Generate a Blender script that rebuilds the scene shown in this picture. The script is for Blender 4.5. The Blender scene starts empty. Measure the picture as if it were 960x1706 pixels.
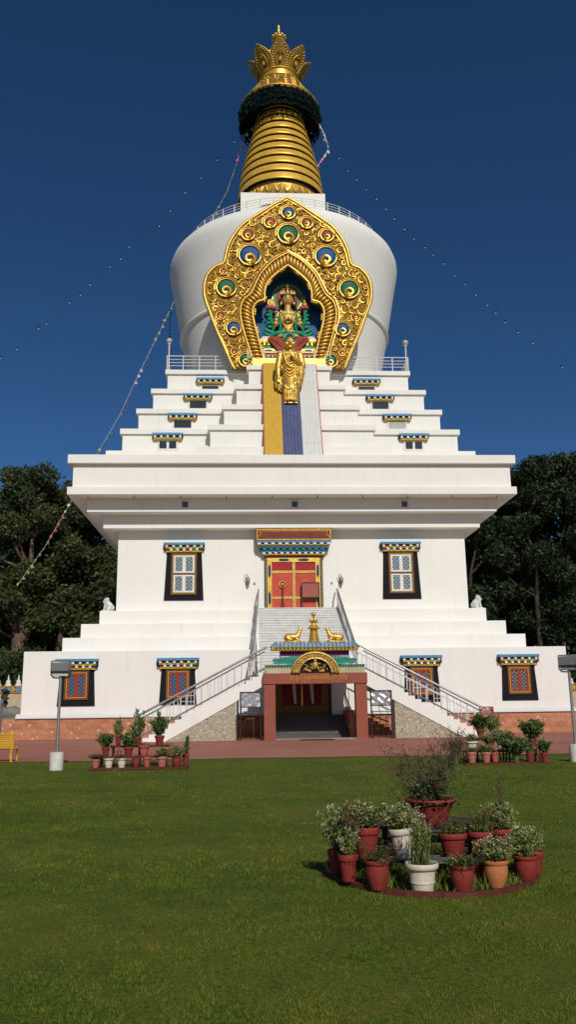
import bpy, math, random
import numpy as np
from mathutils import Vector, Matrix
PI = math.pi
rnd = random.Random(11)
nrs = np.random.RandomState(5)
S = bpy.context.scene
COL = S.collection

# ------------------------------------------------------------------ node materials
def new_mat(name):
    m = bpy.data.materials.new(name); m.use_nodes = True
    nt = m.node_tree; b = nt.nodes['Principled BSDF']
    return m, nt, b
def coords(nt, scale=(1, 1, 1)):
    tc = nt.nodes.new('ShaderNodeTexCoord'); mp = nt.nodes.new('ShaderNodeMapping')
    mp.inputs['Scale'].default_value = scale
    nt.links.new(tc.outputs['Object'], mp.inputs['Vector'])
    return mp.outputs['Vector']
def noise(nt, vec, scale, detail=4, rough=.6):
    n = nt.nodes.new('ShaderNodeTexNoise'); n.inputs['Scale'].default_value = scale
    n.inputs['Detail'].default_value = detail; n.inputs['Roughness'].default_value = rough
    nt.links.new(vec, n.inputs['Vector']); return n.outputs['Fac']
def ramp(nt, fac, stops):
    r = nt.nodes.new('ShaderNodeValToRGB'); el = r.color_ramp.elements
    while len(el) < len(stops): el.new(.5)
    for e, (p, c) in zip(el, stops):
        e.position = p; e.color = (*c, 1) if len(c) == 3 else c
    nt.links.new(fac, r.inputs['Fac']); return r.outputs['Color']
def mix(nt, fac, a, b, mode='MIX'):
    n = nt.nodes.new('ShaderNodeMix'); n.data_type = 'RGBA'; n.blend_type = mode
    for sock, val in ((n.inputs[0], fac), (n.inputs[6], a), (n.inputs[7], b)):
        if isinstance(val, (int, float)): sock.default_value = val
        elif isinstance(val, tuple): sock.default_value = (*val, 1) if len(val) == 3 else val
        else: nt.links.new(val, sock)
    return n.outputs[2]
def bump(nt, b, h, strength=.3, dist=.02):
    n = nt.nodes.new('ShaderNodeBump'); n.inputs['Strength'].default_value = strength
    n.inputs['Distance'].default_value = dist
    nt.links.new(h, n.inputs['Height']); nt.links.new(n.outputs['Normal'], b.inputs['Normal'])
def mul(c, k): return tuple(max(0, min(1, x * k)) for x in c)
def paint(name, c, rough=.5, var=.18, scale=3.0, metal=0.0, bmp=.1, bs=30, bd=.01):
    m, nt, b = new_mat(name); v = coords(nt)
    f = noise(nt, v, scale, 6)
    nt.links.new(ramp(nt, f, [(.3, mul(c, 1 - var)), (.7, mul(c, 1 + var * .6))]), b.inputs['Base Color'])
    b.inputs['Roughness'].default_value = rough; b.inputs['Metallic'].default_value = metal; b.inputs['Specular IOR Level'].default_value = .2 if rough > .38 and not metal else .5
    if bmp: bump(nt, b, noise(nt, v, bs, 3), bmp, bd)
    return m
M = {}
def plaster(name, c):
    m, nt, b = new_mat(name); v = coords(nt)
    big = noise(nt, v, .35, 5); fine = noise(nt, v, 6, 5)
    streak = noise(nt, coords(nt, (3.2, 3.2, .22)), 1.0, 5, .65)
    c1 = ramp(nt, big, [(.3, mul(c, .93)), (.7, c)])
    c2 = mix(nt, ramp(nt, streak, [(.54, (0, 0, 0)), (.80, (.32, .32, .32))]), c1, mul(c, .66))
    c3 = mix(nt, ramp(nt, fine, [(.62, (0, 0, 0)), (.8, (.12, .12, .12))]), c2, mul(c, .6))
    nt.links.new(c3, b.inputs['Base Color'])
    b.inputs['Roughness'].default_value = .75; b.inputs['Specular IOR Level'].default_value = .25
    bump(nt, b, noise(nt, v, 9, 6), .12, .02)
    return m
M['white'] = plaster('white_plaster', (.80, .775, .715))
M['drum'] = plaster('drum_plaster', (.79, .77, .71))
M['ledge'] = plaster('weathered_ledge', (.66, .65, .62))
def gold(name, c, rough, bs, bstr, metal=.85, dark=.5):
    m, nt, b = new_mat(name); v = coords(nt)
    f = noise(nt, v, 1.6, 6); g = noise(nt, v, 14, 4)
    c1 = ramp(nt, f, [(.3, mul(c, .78)), (.65, c)])
    c2 = mix(nt, ramp(nt, g, [(.58, (0, 0, 0)), (.75, (.55, .55, .55))]), c1, mul(c, dark))
    nt.links.new(c2, b.inputs['Base Color'])
    b.inputs['Metallic'].default_value = metal; b.inputs['Roughness'].default_value = rough
    if bstr: bump(nt, b, noise(nt, v, bs, 4), bstr, .05)
    return m
M['gold'] = gold('gilded_metal', (.72, .44, .085), .38, 5, .25, .6)
M['goldring'] = gold('gilded_rings', (.84, .52, .075), .40, 2.5, .2, .35, .66)
M['goldcarve'] = gold('carved_gilding', (.72, .44, .07), .42, 9, .3, .55, .6)
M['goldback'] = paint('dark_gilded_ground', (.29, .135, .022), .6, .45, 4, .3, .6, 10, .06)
M['goldolive'] = gold('tarnished_gilding', (.50, .32, .075), .5, 4, .5, .55, .35)
M['golddeep'] = paint('red_brown_gap', (.13, .035, .012), .6)
M['red'] = paint('red_paint', (.42, .045, .022), .5)
M['brightred'] = paint('bright_red_paint', (.34, .032, .014), .5, .25, 6)
M['doorred'] = paint('door_red', (.50, .075, .045), .55, .15)
M['doordark'] = paint('door_crimson', (.33, .018, .022), .5, .15)
M['maroon'] = paint('maroon_board', (.17, .035, .02), .55)
M['terra'] = paint('terracotta_paint', (.28, .083, .052), .7, .15, 2)
M['yellow'] = paint('yellow_paint', (.50, .30, .03), .55, .3, 8)
M['blue'] = paint('sky_blue_paint', (.09, .24, .40), .5, .25, 5)
M['deepblue'] = paint('deep_blue_paint', (.010, .045, .125), .5, .3, 1.2)
M['nicheblue'] = paint('niche_blue_paint', (.022, .105, .25), .6, .25, 1.2)
M['cloudblue'] = paint('cloud_blue_paint', (.035, .14, .31), .55, .2, 2)
M['royal'] = paint('royal_blue_enamel', (.007, .075, .25), .6, .25, 3)
M['green'] = paint('green_enamel', (.006, .115, .048), .6, .3, 3)
M['teal'] = paint('teal_green', (.015, .24, .14), .45, .2)
M['redenamel'] = paint('red_enamel', (.30, .048, .025), .6, .3, 3)
M['pink'] = paint('lotus_pink', (.42, .10, .12), .5, .25)
M['pale'] = paint('pale_line', (.16, .30, .36), .6)
M['black'] = paint('black_paint', (.009, .009, .012), .75, .2); M['black'].node_tree.nodes['Principled BSDF'].inputs['Specular IOR Level'].default_value = .15
M['ltwhite'] = paint('white_paint', (.70, .68, .63), .5, .15, 5)
M['purple'] = paint('purple_paint', (.08, .012, .09), .5)
M['peach'] = paint('pale_green_band', (.50, .45, .28), .6, .25, 1.1)
M['brown'] = paint('brown_wood', (.13, .055, .022), .6, .3, 5)
M['skin'] = paint('painted_gold_skin', (.50, .33, .085), .5, .15, 2, .25)
M['hair'] = paint('dark_hair', (.02, .02, .022), .5)
M['bluehair'] = paint('blue_curled_hair', (.03, .06, .12), .6, .3, 20, 0, .8, 40, .03)
M['lip'] = paint('dark_red_lip', (.22, .05, .02), .5)
M['grey'] = paint('grey_glass_frame', (.05, .055, .06), .3)
M['glass'] = paint('dark_window_glass', (.03, .035, .04), .12, .2, 2, 0, 0)
M['steel'] = paint('steel_pipe', (.40, .40, .39), .38, .15, 4, .75, 0)
M['railwhite'] = paint('white_rail', (.68, .67, .65), .45, .12, 4, .1, 0)
M['lampgrey'] = paint('grey_lamp_metal', (.22, .225, .22), .45, .2, 4, .5)
M['concrete'] = paint('concrete', (.58, .56, .50), .85, .18, 6, 0, .3)
M['stonewhite'] = paint('white_marble', (.60, .62, .58), .55, .22, 5)
M['step'] = paint('grey_marble_step', (.55, .545, .52), .5, .18, 2.5)
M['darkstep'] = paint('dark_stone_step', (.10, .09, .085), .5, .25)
M['globe'] = paint('frosted_globe', (.42, .40, .36), .3, .1)
M['bulbglass'] = paint('dim_bulb_glass', (.55, .55, .55), .4)
M['palepane'] = paint('pale_matte_pane', (.42, .41, .39), .8)
M['silver'] = paint('laminated_sheet', (.62, .63, .63), .16, .15, 3, .75, .6, 3, .12)
M['darkcloth'] = paint('dark_green_metal_fringe', (.002, .011, .0105), .8, .5, 4, 0); M['darkcloth'].node_tree.nodes['Principled BSDF'].inputs['Specular IOR Level'].default_value = .12
M['purplecloth'] = paint('cord_dark', (.03, .03, .035), .7)
M['potred'] = paint('red_oxide_pot', (.235, .034, .026), .65, .28, 9, 0, .3)
M['potpink'] = paint('faded_red_pot', (.40, .10, .07), .7, .3, 9, 0, .3)
M['potcream'] = paint('cream_pot', (.60, .53, .40), .65, .18, 9, 0, .3)
M['potorange'] = paint('terracotta_pot', (.46, .165, .062), .7, .18, 8, 0, .3)
M['potolive'] = paint('mossy_pot', (.14, .12, .05), .8, .3, 8, 0, .3)
M['soil'] = paint('potting_soil', (.035, .024, .015), .95, .4, 30, 0, .8)
M['rust'] = paint('rusty_red_iron', (.11, .030, .020), .75, .4, 10, 0, .3)
M['iron'] = paint('dark_iron', (.035, .028, .026), .55, .3, 10, .3)
M['rock'] = paint('grey_rock', (.20, .185, .16), .9, .3, 3, 0, .8, 6, .05)
M['bench'] = paint('yellow_bench_paint', (.62, .34, .03), .45, .15)
def swirl(name, a, b_):
    m, nt, b = new_mat(name); v = coords(nt)
    w = nt.nodes.new('ShaderNodeTexWave'); w.inputs['Scale'].default_value = 9; w.inputs['Distortion'].default_value = 5
    w.bands_direction = 'DIAGONAL'; nt.links.new(v, w.inputs['Vector'])
    nt.links.new(ramp(nt, w.outputs['Fac'], [(.62, a), (.8, b_)]), b.inputs['Base Color'])
    b.inputs['Roughness'].default_value = .65; return m
M['potswirl'] = swirl('painted_swirl_pot', (.38, .055, .04), (.50, .26, .20))
def lattice(name, base, line, k):
    m, nt, b = new_mat(name)
    tc = nt.nodes.new('ShaderNodeTexCoord'); sp = nt.nodes.new('ShaderNodeSeparateXYZ')
    nt.links.new(tc.outputs['Object'], sp.inputs[0])
    def mth(op, a, c=None):
        n = nt.nodes.new('ShaderNodeMath'); n.operation = op
        for i, s in enumerate((a, c)):
            if s is None: continue
            if isinstance(s, (int, float)): n.inputs[i].default_value = s
            else: nt.links.new(s, n.inputs[i])
        return n.outputs[0]
    x, z = sp.outputs['X'], sp.outputs['Z']
    s1 = mth('ABSOLUTE', mth('SINE', mth('MULTIPLY', mth('ADD', x, z), k)))
    s2 = mth('ABSOLUTE', mth('SINE', mth('MULTIPLY', mth('SUBTRACT', x, z), k)))
    s3 = mth('ABSOLUTE', mth('SINE', mth('MULTIPLY', z, k * 1.41)))
    mn = mth('MINIMUM', mth('MINIMUM', s1, s2), mth('ADD', s3, .12))
    f = mth('LESS_THAN', mn, .24)
    nt.links.new(mix(nt, f, base, line), b.inputs['Base Color'])
    b.inputs['Roughness'].default_value = .35; return m
M['paneblue'] = lattice('blue_lattice_pane', (.009, .034, .085), (.10, .17, .22), 15)
M['panedark'] = lattice('dark_lattice_pane', (.02, .024, .03), (.22, .24, .24), 15)
M['panegrey'] = lattice('grey_filigree_pane', (.05, .075, .085), (.34, .40, .42), 13)
def tiles(name, c, grout, w, h, var=.25, tilt=1.0):
    m, nt, b = new_mat(name)
    tc = nt.nodes.new('ShaderNodeTexCoord'); sp = nt.nodes.new('ShaderNodeSeparateXYZ'); cb = nt.nodes.new('ShaderNodeCombineXYZ')
    nt.links.new(tc.outputs['Object'], sp.inputs[0])
    nt.links.new(sp.outputs['X'], cb.inputs['X']); nt.links.new(sp.outputs['Z'], cb.inputs['Y'])
    br = nt.nodes.new('ShaderNodeTexBrick'); nt.links.new(cb.outputs[0], br.inputs['Vector'])
    br.offset = 0; br.inputs['Scale'].default_value = 1; br.inputs['Brick Width'].default_value = w; br.inputs['Row Height'].default_value = h
    br.inputs['Mortar Size'].default_value = .012; br.inputs['Color1'].default_value = (*mul(c, 1 - var), 1)
    br.inputs['Color2'].default_value = (*c, 1); br.inputs['Mortar'].default_value = (*grout, 1); br.inputs['Bias'].default_value = .25
    n2 = noise(nt, coords(nt, (4, 4, .5)), 1.2, 5)
    nt.links.new(mix(nt, ramp(nt, n2, [(.55, (0, 0, 0)), (.75, (.5, .5, .5))]), br.outputs['Color'], mul(c, .55)), b.inputs['Base Color'])
    b.inputs['Roughness'].default_value = .4; return m
M['tyellow'] = tiles('yellow_glazed_tiles', (.58, .34, .028), (.49, .28, .03), .22, .2, .12)
M['tblue'] = tiles('blue_glazed_tiles', (.048, .062, .18), (.13, .14, .22), .22, .2, .4)
M['twhite'] = tiles('white_glazed_tiles', (.64, .63, .59), (.47, .455, .42), .22, .2, .1)
def stones(name, a, b_, joint, sc, bstr):
    m, nt, b = new_mat(name); v = coords(nt, (1, 1, 1.25))
    vo = nt.nodes.new('ShaderNodeTexVoronoi'); vo.inputs['Scale'].default_value = sc; nt.links.new(v, vo.inputs['Vector'])
    ve = nt.nodes.new('ShaderNodeTexVoronoi'); ve.feature = 'DISTANCE_TO_EDGE'; ve.inputs['Scale'].default_value = sc
    nt.links.new(v, ve.inputs['Vector'])
    sx = nt.nodes.new('ShaderNodeSeparateColor'); nt.links.new(vo.outputs['Color'], sx.inputs[0])
    c = ramp(nt, sx.outputs[0], [(.1, a), (.9, b_)])
    c2 = mix(nt, noise(nt, v, 8, 6), c, mul(a, .75))
    c3 = mix(nt, ramp(nt, ve.outputs['Distance'], [(.02, (1, 1, 1)), (.06, (0, 0, 0))]), c2, joint)
    nt.links.new(c3, b.inputs['Base Color']); b.inputs['Roughness'].default_value = .8
    bump(nt, b, mix(nt, .5, ve.outputs['Distance'], noise(nt, v, 4, 6)), bstr, .12); return m
M['mosaic'] = stones('crazy_stone_mosaic', (.42, .36, .25), (.60, .55, .44), (.17, .13, .08), 7, .4)
def dado():
    m, nt, b = new_mat('terracotta_split_stone')
    tc = nt.nodes.new('ShaderNodeTexCoord'); sp = nt.nodes.new('ShaderNodeSeparateXYZ'); cb = nt.nodes.new('ShaderNodeCombineXYZ')
    nt.links.new(tc.outputs['Object'], sp.inputs[0])
    nt.links.new(sp.outputs['X'], cb.inputs['X']); nt.links.new(sp.outputs['Z'], cb.inputs['Y'])
    br = nt.nodes.new('ShaderNodeTexBrick'); nt.links.new(cb.outputs[0], br.inputs['Vector']); br.inputs['Scale'].default_value = 1
    br.inputs['Brick Width'].default_value = .62; br.inputs['Row Height'].default_value = .28; br.inputs['Mortar Size'].default_value = .006
    br.inputs['Color1'].default_value = (.48, .21, .105, 1); br.inputs['Color2'].default_value = (.38, .145, .07, 1); br.inputs['Mortar'].default_value = (.24, .09, .05, 1)
    v = cb.outputs[0]
    vo = nt.nodes.new('ShaderNodeTexVoronoi'); vo.inputs['Scale'].default_value = 2.7; nt.links.new(v, vo.inputs['Vector'])
    spot = mix(nt, .42, vo.outputs['Distance'], noise(nt, v, 5, 5))
    c = mix(nt, ramp(nt, spot, [(.25, (.9, .9, .9)), (.35, (0, 0, 0))]), br.outputs['Color'], (.74, .52, .37))  # pale spots paint highlights onto the split stone faces
    c = mix(nt, ramp(nt, noise(nt, v, 12, 4), [(.5, (0, 0, 0)), (.75, (.5, .5, .5))]), c, (.22, .07, .035))
    nt.links.new(c, b.inputs['Base Color']); b.inputs['Roughness'].default_value = .7
    bump(nt, b, spot, .6, .15); return m
M['dado'] = dado()
def ground(name, stops, sc, rough=.9, bstr=.3, fine=40):
    m, nt, b = new_mat(name); v = coords(nt)
    f = mix(nt, .35, noise(nt, v, sc, 6, .65), noise(nt, v, fine, 4))
    nt.links.new(ramp(nt, f, stops), b.inputs['Base Color']); b.inputs['Roughness'].default_value = rough
    b.inputs['Specular IOR Level'].default_value = .2
    bump(nt, b, noise(nt, v, fine, 5), bstr, .03); return m
M['lawn'] = ground('lawn_turf', [(.30, (.040, .060, .004)), (.5, (.082, .106, .008)), (.68, (.145, .140, .018))], .9, .95, .8, 55)
M['pave'] = ground('red_oxide_paving', [(.3, (.28, .105, .070)), (.5, (.37, .145, .100)), (.72, (.44, .215, .155))], .35, .8, .1, 14)
M['platform'] = ground('grey_paving', [(.3, (.20, .18, .16)), (.7, (.30, .28, .25))], .6, .85, .15, 12)
def foliage(name, stops, sc, trans=.15, rough=.55):
    m, nt, b = new_mat(name); v = coords(nt)
    nt.links.new(ramp(nt, noise(nt, v, sc, 3), stops), b.inputs['Base Color'])
    b.inputs['Roughness'].default_value = rough; b.inputs['Specular IOR Level'].default_value = .3
    if trans:
        t = nt.nodes.new('ShaderNodeBsdfTranslucent'); nt.links.new(b.inputs['Base Color'].links[0].from_socket, t.inputs['Color'])
        mx = nt.nodes.new('ShaderNodeMixShader'); mx.inputs[0].default_value = trans
        nt.links.new(b.outputs[0], mx.inputs[1]); nt.links.new(t.outputs[0], mx.inputs[2])
        nt.links.new(mx.outputs[0], nt.nodes['Material Output'].inputs['Surface'])
    return m
M['treeleaf'] = foliage('olive_tree_leaves', [(.3, (.022, .034, .010)), (.5, (.048, .064, .018)), (.7, (.088, .098, .032))], .55)
M['treedark'] = foliage('dark_tree_leaves', [(.3, (.009, .020, .007)), (.5, (.020, .036, .011)), (.7, (.042, .060, .018))], .55)
M['hedge'] = foliage('hedge_leaves', [(.3, (.012, .030, .008)), (.7, (.035, .070, .016))], 1.2)
M['grass'] = foliage('grass_blades', [(.28, (.062, .096, .006)), (.5, (.115, .152, .011)), (.72, (.22, .21, .042))], 1.1, .2, .7)
M['leafgreen'] = foliage('plant_leaves', [(.3, (.034, .070, .016)), (.7, (.10, .15, .035))], 9)
M['leafyellow'] = foliage('pale_plant_leaves', [(.3, (.14, .17, .036)), (.7, (.36, .36, .12))], 12)
M['leafdry'] = foliage('dry_plant_leaves', [(.3, (.070, .045, .018)), (.7, (.16, .115, .045))], 12)
M['leafred'] = foliage('reddish_leaves', [(.3, (.10, .030, .014)), (.7, (.20, .080, .030))], 12)
M['petal'] = foliage('white_petals', [(.3, (.40, .38, .26)), (.7, (.66, .63, .50))], 20)
M['redpetal'] = foliage('red_petals', [(.3, (.50, .03, .03)), (.7, (.65, .06, .04))], 20)
M['stem'] = paint('green_stem', (.06, .07, .025), .8, .3, 10, 0, 0)
M['twig'] = paint('dry_twig', (.10, .068, .042), .85, .35, 14, 0, 0)
M['bark'] = paint('grey_bark', (.15, .105, .07), .95, .5, 1.6, 0, 1.0, 5, .15)
M['darkbark'] = paint('dark_bark', (.06, .045, .035), .95, .4, 1.6, 0, .8, 5, .1)
for i, c in enumerate([(.50, .49, .46), (.40, .10, .10), (.11, .20, .08), (.34, .30, .08), (.10, .13, .26)]):
    M['flag%d' % i] = paint('flag_cloth_' + ['white', 'red', 'green', 'yellow', 'blue'][i], c, .8, .15, 6, 0, 0)

# ------------------------------------------------------------------ mesh builder
class B:
    def __init__(s): s.v = []; s.f = []; s.m = []; s.c = 0
    def mat(s, i): s.c = i; return s
    def add(s, vs, fs):
        o = len(s.v); s.v += [tuple(map(float, p)) for p in vs]
        for f in fs: s.f.append(tuple(i + o for i in f)); s.m.append(s.c)
        return s
    def box(s, x0, x1, y0, y1, z0, z1):
        return s.add([(x0, y0, z0), (x1, y0, z0), (x1, y1, z0), (x0, y1, z0), (x0, y0, z1), (x1, y0, z1), (x1, y1, z1), (x0, y1, z1)],
                     [(0, 3, 2, 1), (4, 5, 6, 7), (0, 1, 5, 4), (1, 2, 6, 5), (2, 3, 7, 6), (3, 0, 4, 7)])
    def prism(s, poly, y0, y1):           # poly of (x, z), extruded along y
        n = len(poly)
        vs = [(x, y0, z) for x, z in poly] + [(x, y1, z) for x, z in poly]
        return s.add(vs, [tuple(range(n)), tuple(range(2 * n - 1, n - 1, -1))] + [(i, i + n, (i + 1) % n + n, (i + 1) % n) for i in range(n)])
    def prismx(s, poly, x0, x1):          # poly of (y, z), extruded along x
        n = len(poly)
        vs = [(x0, y, z) for y, z in poly] + [(x1, y, z) for y, z in poly]
        return s.add(vs, [tuple(range(n)), tuple(range(2 * n - 1, n - 1, -1))] + [(i, (i + 1) % n, (i + 1) % n + n, i + n) for i in range(n)])
    def lathe(s, prof, n=32, cx=0, cy=0, sx=1, sy=1, z=0):
        vs = []; k = len(prof)
        for r, h in prof:
            for j in range(n):
                a = 2 * PI * j / n; vs.append((cx + r * sx * math.cos(a), cy + r * sy * math.sin(a), z + h))
        fs = [(i * n + j, i * n + (j + 1) % n, (i + 1) * n + (j + 1) % n, (i + 1) * n + j) for i in range(k - 1) for j in range(n)]
        if prof[0][0] > .001: fs.append(tuple(range(n - 1, -1, -1)))
        if prof[-1][0] > .001: fs.append(tuple((k - 1) * n + j for j in range(n)))
        return s.add(vs, fs)
    def tube(s, pts, r, n=6, closed=False):
        P = [Vector(p) for p in pts]; k = len(P)
        R = r if isinstance(r, (list, tuple)) else [r] * k
        vs = []; N = None
        for i in range(k):
            if closed: t = P[(i + 1) % k] - P[i - 1]
            else: t = P[min(i + 1, k - 1)] - P[max(i - 1, 0)]
            if t.length < 1e-9: t = Vector((0, 0, 1))
            t.normalize()
            if N is None: N = t.orthogonal().normalized()
            else:
                N = N - t * N.dot(t)
                N = N.normalized() if N.length > 1e-6 else t.orthogonal().normalized()
            Q = t.cross(N)
            for j in range(n):
                a = 2 * PI * j / n; vs.append(P[i] + (N * math.cos(a) + Q * math.sin(a)) * R[i])
        fs = [(i * n + j, i * n + (j + 1) % n, ((i + 1) % k) * n + (j + 1) % n, ((i + 1) % k) * n + j) for i in range(k if closed else k - 1) for j in range(n)]
        if not closed: fs += [tuple(range(n - 1, -1, -1)), tuple((k - 1) * n + j for j in range(n))]
        return s.add(vs, fs)
    def ell(s, c, r, nu=12, nv=8, rot=None):
        if isinstance(r, (int, float)): r = (r, r, r)
        vs = []
        for i in range(nv + 1):
            t = PI * i / nv
            for j in range(nu):
                a = 2 * PI * j / nu
                p = Vector((r[0] * math.sin(t) * math.cos(a), r[1] * math.sin(t) * math.sin(a), r[2] * math.cos(t)))
                if rot is not None: p = rot @ p
                vs.append(p + Vector(c))
        return s.add(vs, [(i * nu + j, (i + 1) * nu + j, (i + 1) * nu + (j + 1) % nu, i * nu + (j + 1) % nu) for i in range(nv) for j in range(nu)])
    def cap(s, p0, p1, r0, r1=None):
        r1 = r0 if r1 is None else r1
        s.tube([p0, p1], [r0, r1], 10); s.ell(p0, r0, 10, 6); return s.ell(p1, r1, 10, 6)
    def mesh(s, name, mats, smooth=None):
        me = bpy.data.meshes.new(name); me.from_pydata(s.v, [], s.f)
        for m in (mats if isinstance(mats, (list, tuple)) else [mats]): me.materials.append(M[m] if isinstance(m, str) else m)
        me.polygons.foreach_set('material_index', s.m)
        if smooth is not None:
            me.polygons.foreach_set('use_smooth', [True] * len(me.polygons)); me.set_sharp_from_angle(angle=math.radians(smooth))
        me.update(); return me
    def build(s, name, mats, parent=None, smooth=None, bevel=0, local=False):
        return link(name, s.mesh(name, mats, smooth), parent, bevel, local)
WL = {}
def wloc(p):
    return WL.get(p.name, Vector((0, 0, 0)))
def link(name, me, parent=None, bevel=0, local=False):
    o = bpy.data.objects.new(name, me); COL.objects.link(o)
    if parent is not None:
        o.parent = parent
        if not local: o.location = -wloc(parent)
    if bevel:
        b = o.modifiers.new('bevel', 'BEVEL'); b.width = bevel; b.segments = 2; b.limit_method = 'ANGLE'; b.angle_limit = math.radians(40)
    return o
def thing(name, label, cat, loc=(0, 0, 0), rz=0, group=None):
    o = bpy.data.objects.new(name, None); COL.objects.link(o); o.location = loc; o.rotation_euler = (0, 0, rz)
    o.empty_display_size = .2; WL[o.name] = Vector(loc); return tag(o, label, cat, group)
def tag(o, label=None, cat=None, group=None, kind=None):
    for k, v in (('label', label), ('category', cat), ('group', group), ('kind', kind)):
        if v: o[k] = v
    return o
def dupe(o, parent=None):
    c = o.copy(); COL.objects.link(c)
    if parent is not None: c.parent = parent
    for ch in list(o.children): dupe(ch, c)
    return c
def fast_mesh(name, verts, k, mats, mat_idx=None):
    n = len(verts); me = bpy.data.meshes.new(name); me.vertices.add(n); me.vertices.foreach_set('co', np.ascontiguousarray(verts, dtype=np.float32).ravel())
    me.loops.add(n); me.loops.foreach_set('vertex_index', np.arange(n, dtype=np.int32))
    me.polygons.add(n // k); me.polygons.foreach_set('loop_start', np.arange(0, n, k, dtype=np.int32))
    for m in mats: me.materials.append(M[m])
    if mat_idx is not None: me.polygons.foreach_set('material_index', np.asarray(mat_idx, dtype=np.int32))
    me.update(calc_edges=True); return me
def leaf_quads(c, size, aspect=.55, up=.3, rs=nrs):
    n = len(c); d = rs.normal(size=(n, 3)); d[:, 2] += up; d /= np.linalg.norm(d, axis=1)[:, None]
    e = rs.normal(size=(n, 3)); e -= d * (e * d).sum(1)[:, None]; e /= np.linalg.norm(e, axis=1)[:, None]
    s = (size * (.6 + .8 * rs.rand(n)))[:, None] if np.ndim(size) == 0 else size[:, None]
    a = c - d * s * .5; b = c + d * s * .5; w = e * s * aspect * .5
    return np.stack([a, c + w, b, c - w], 1).reshape(-1, 3)
def voxel(b, size, smooth=4, mats='gold', name='body', parent=None):
    me = b.mesh('tmp_' + name, mats); o = bpy.data.objects.new('tmp', me); COL.objects.link(o)
    r = o.modifiers.new('r', 'REMESH'); r.mode = 'VOXEL'; r.voxel_size = size; r.use_smooth_shade = True
    if smooth:
        q = o.modifiers.new('s', 'SMOOTH'); q.iterations = smooth; q.factor = .5
    dg = bpy.context.evaluated_depsgraph_get(); dg.update()
    out = bpy.data.meshes.new_from_object(o.evaluated_get(dg)); out.name = name
    bpy.data.objects.remove(o); bpy.data.meshes.remove(me)
    out.materials.clear(); out.materials.append(M[mats])
    out.polygons.foreach_set('use_smooth', [True] * len(out.polygons))
    return out

# ------------------------------------------------------------------ camera, light, sky
X0, D, H, YAW, PITCH, ROLL, F = -2.9066, 46.888, 1.6415, .050831, .229533, -.013603, 1378.82
fw = Vector((math.sin(YAW) * math.cos(PITCH), math.cos(YAW) * math.cos(PITCH), math.sin(PITCH)))
rt = Vector((math.cos(YAW), -math.sin(YAW), 0)); up = rt.cross(fw)
c_, s_ = math.cos(ROLL), math.sin(ROLL)
r2 = rt * c_ + up * s_; u2 = -rt * s_ + up * c_
cam = bpy.data.cameras.new('camera'); co = bpy.data.objects.new('camera', cam); COL.objects.link(co)
mw = Matrix.Identity(4)
for i in range(3): mw[i][0] = r2[i]; mw[i][1] = u2[i]; mw[i][2] = -fw[i]
mw[0][3], mw[1][3], mw[2][3] = X0, -(15.25 + D), H
co.matrix_world = mw
cam.sensor_fit = 'VERTICAL'; cam.sensor_height = 24; cam.lens = 24 * F / 1706; cam.clip_end = 2000
S.camera = co
SUN_EL, SUN_AZ = 35, 11          # degrees; azimuth to the right of straight behind the camera
e_, a_ = math.radians(SUN_EL), math.radians(SUN_AZ)
sd = Vector((math.sin(a_) * math.cos(e_), -math.cos(a_) * math.cos(e_), math.sin(e_)))
sl = bpy.data.lights.new('sun', 'SUN'); sl.energy = 3.25; sl.angle = math.radians(.53); sl.color = (1, .955, .88)
so = bpy.data.objects.new('sun', sl); COL.objects.link(so); so.rotation_euler = sd.to_track_quat('Z', 'Y').to_euler()
W = bpy.data.worlds.new('World'); S.world = W; W.use_nodes = True
nt = W.node_tree; bg = nt.nodes['Background']; sk = nt.nodes.new('ShaderNodeTexSky'); sk.sky_type = 'NISHITA'; sk.sun_disc = False
sk.sun_elevation = e_; sk.sun_rotation = math.radians(180 - SUN_AZ); sk.altitude = 600; sk.air_density = .62; sk.dust_density = .9; sk.ozone_density = 3.2
hs = nt.nodes.new('ShaderNodeHueSaturation'); hs.inputs['Saturation'].default_value = 1.21; nt.links.new(sk.outputs[0], hs.inputs['Color'])
nt.links.new(hs.outputs[0], bg.inputs[0]); bg.inputs[1].default_value = .066
S.view_settings.view_transform = 'Standard'; S.view_settings.look = 'None'; S.view_settings.gamma = 1; S.view_settings.use_curve_mapping = False
S.view_settings.exposure = 0

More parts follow.
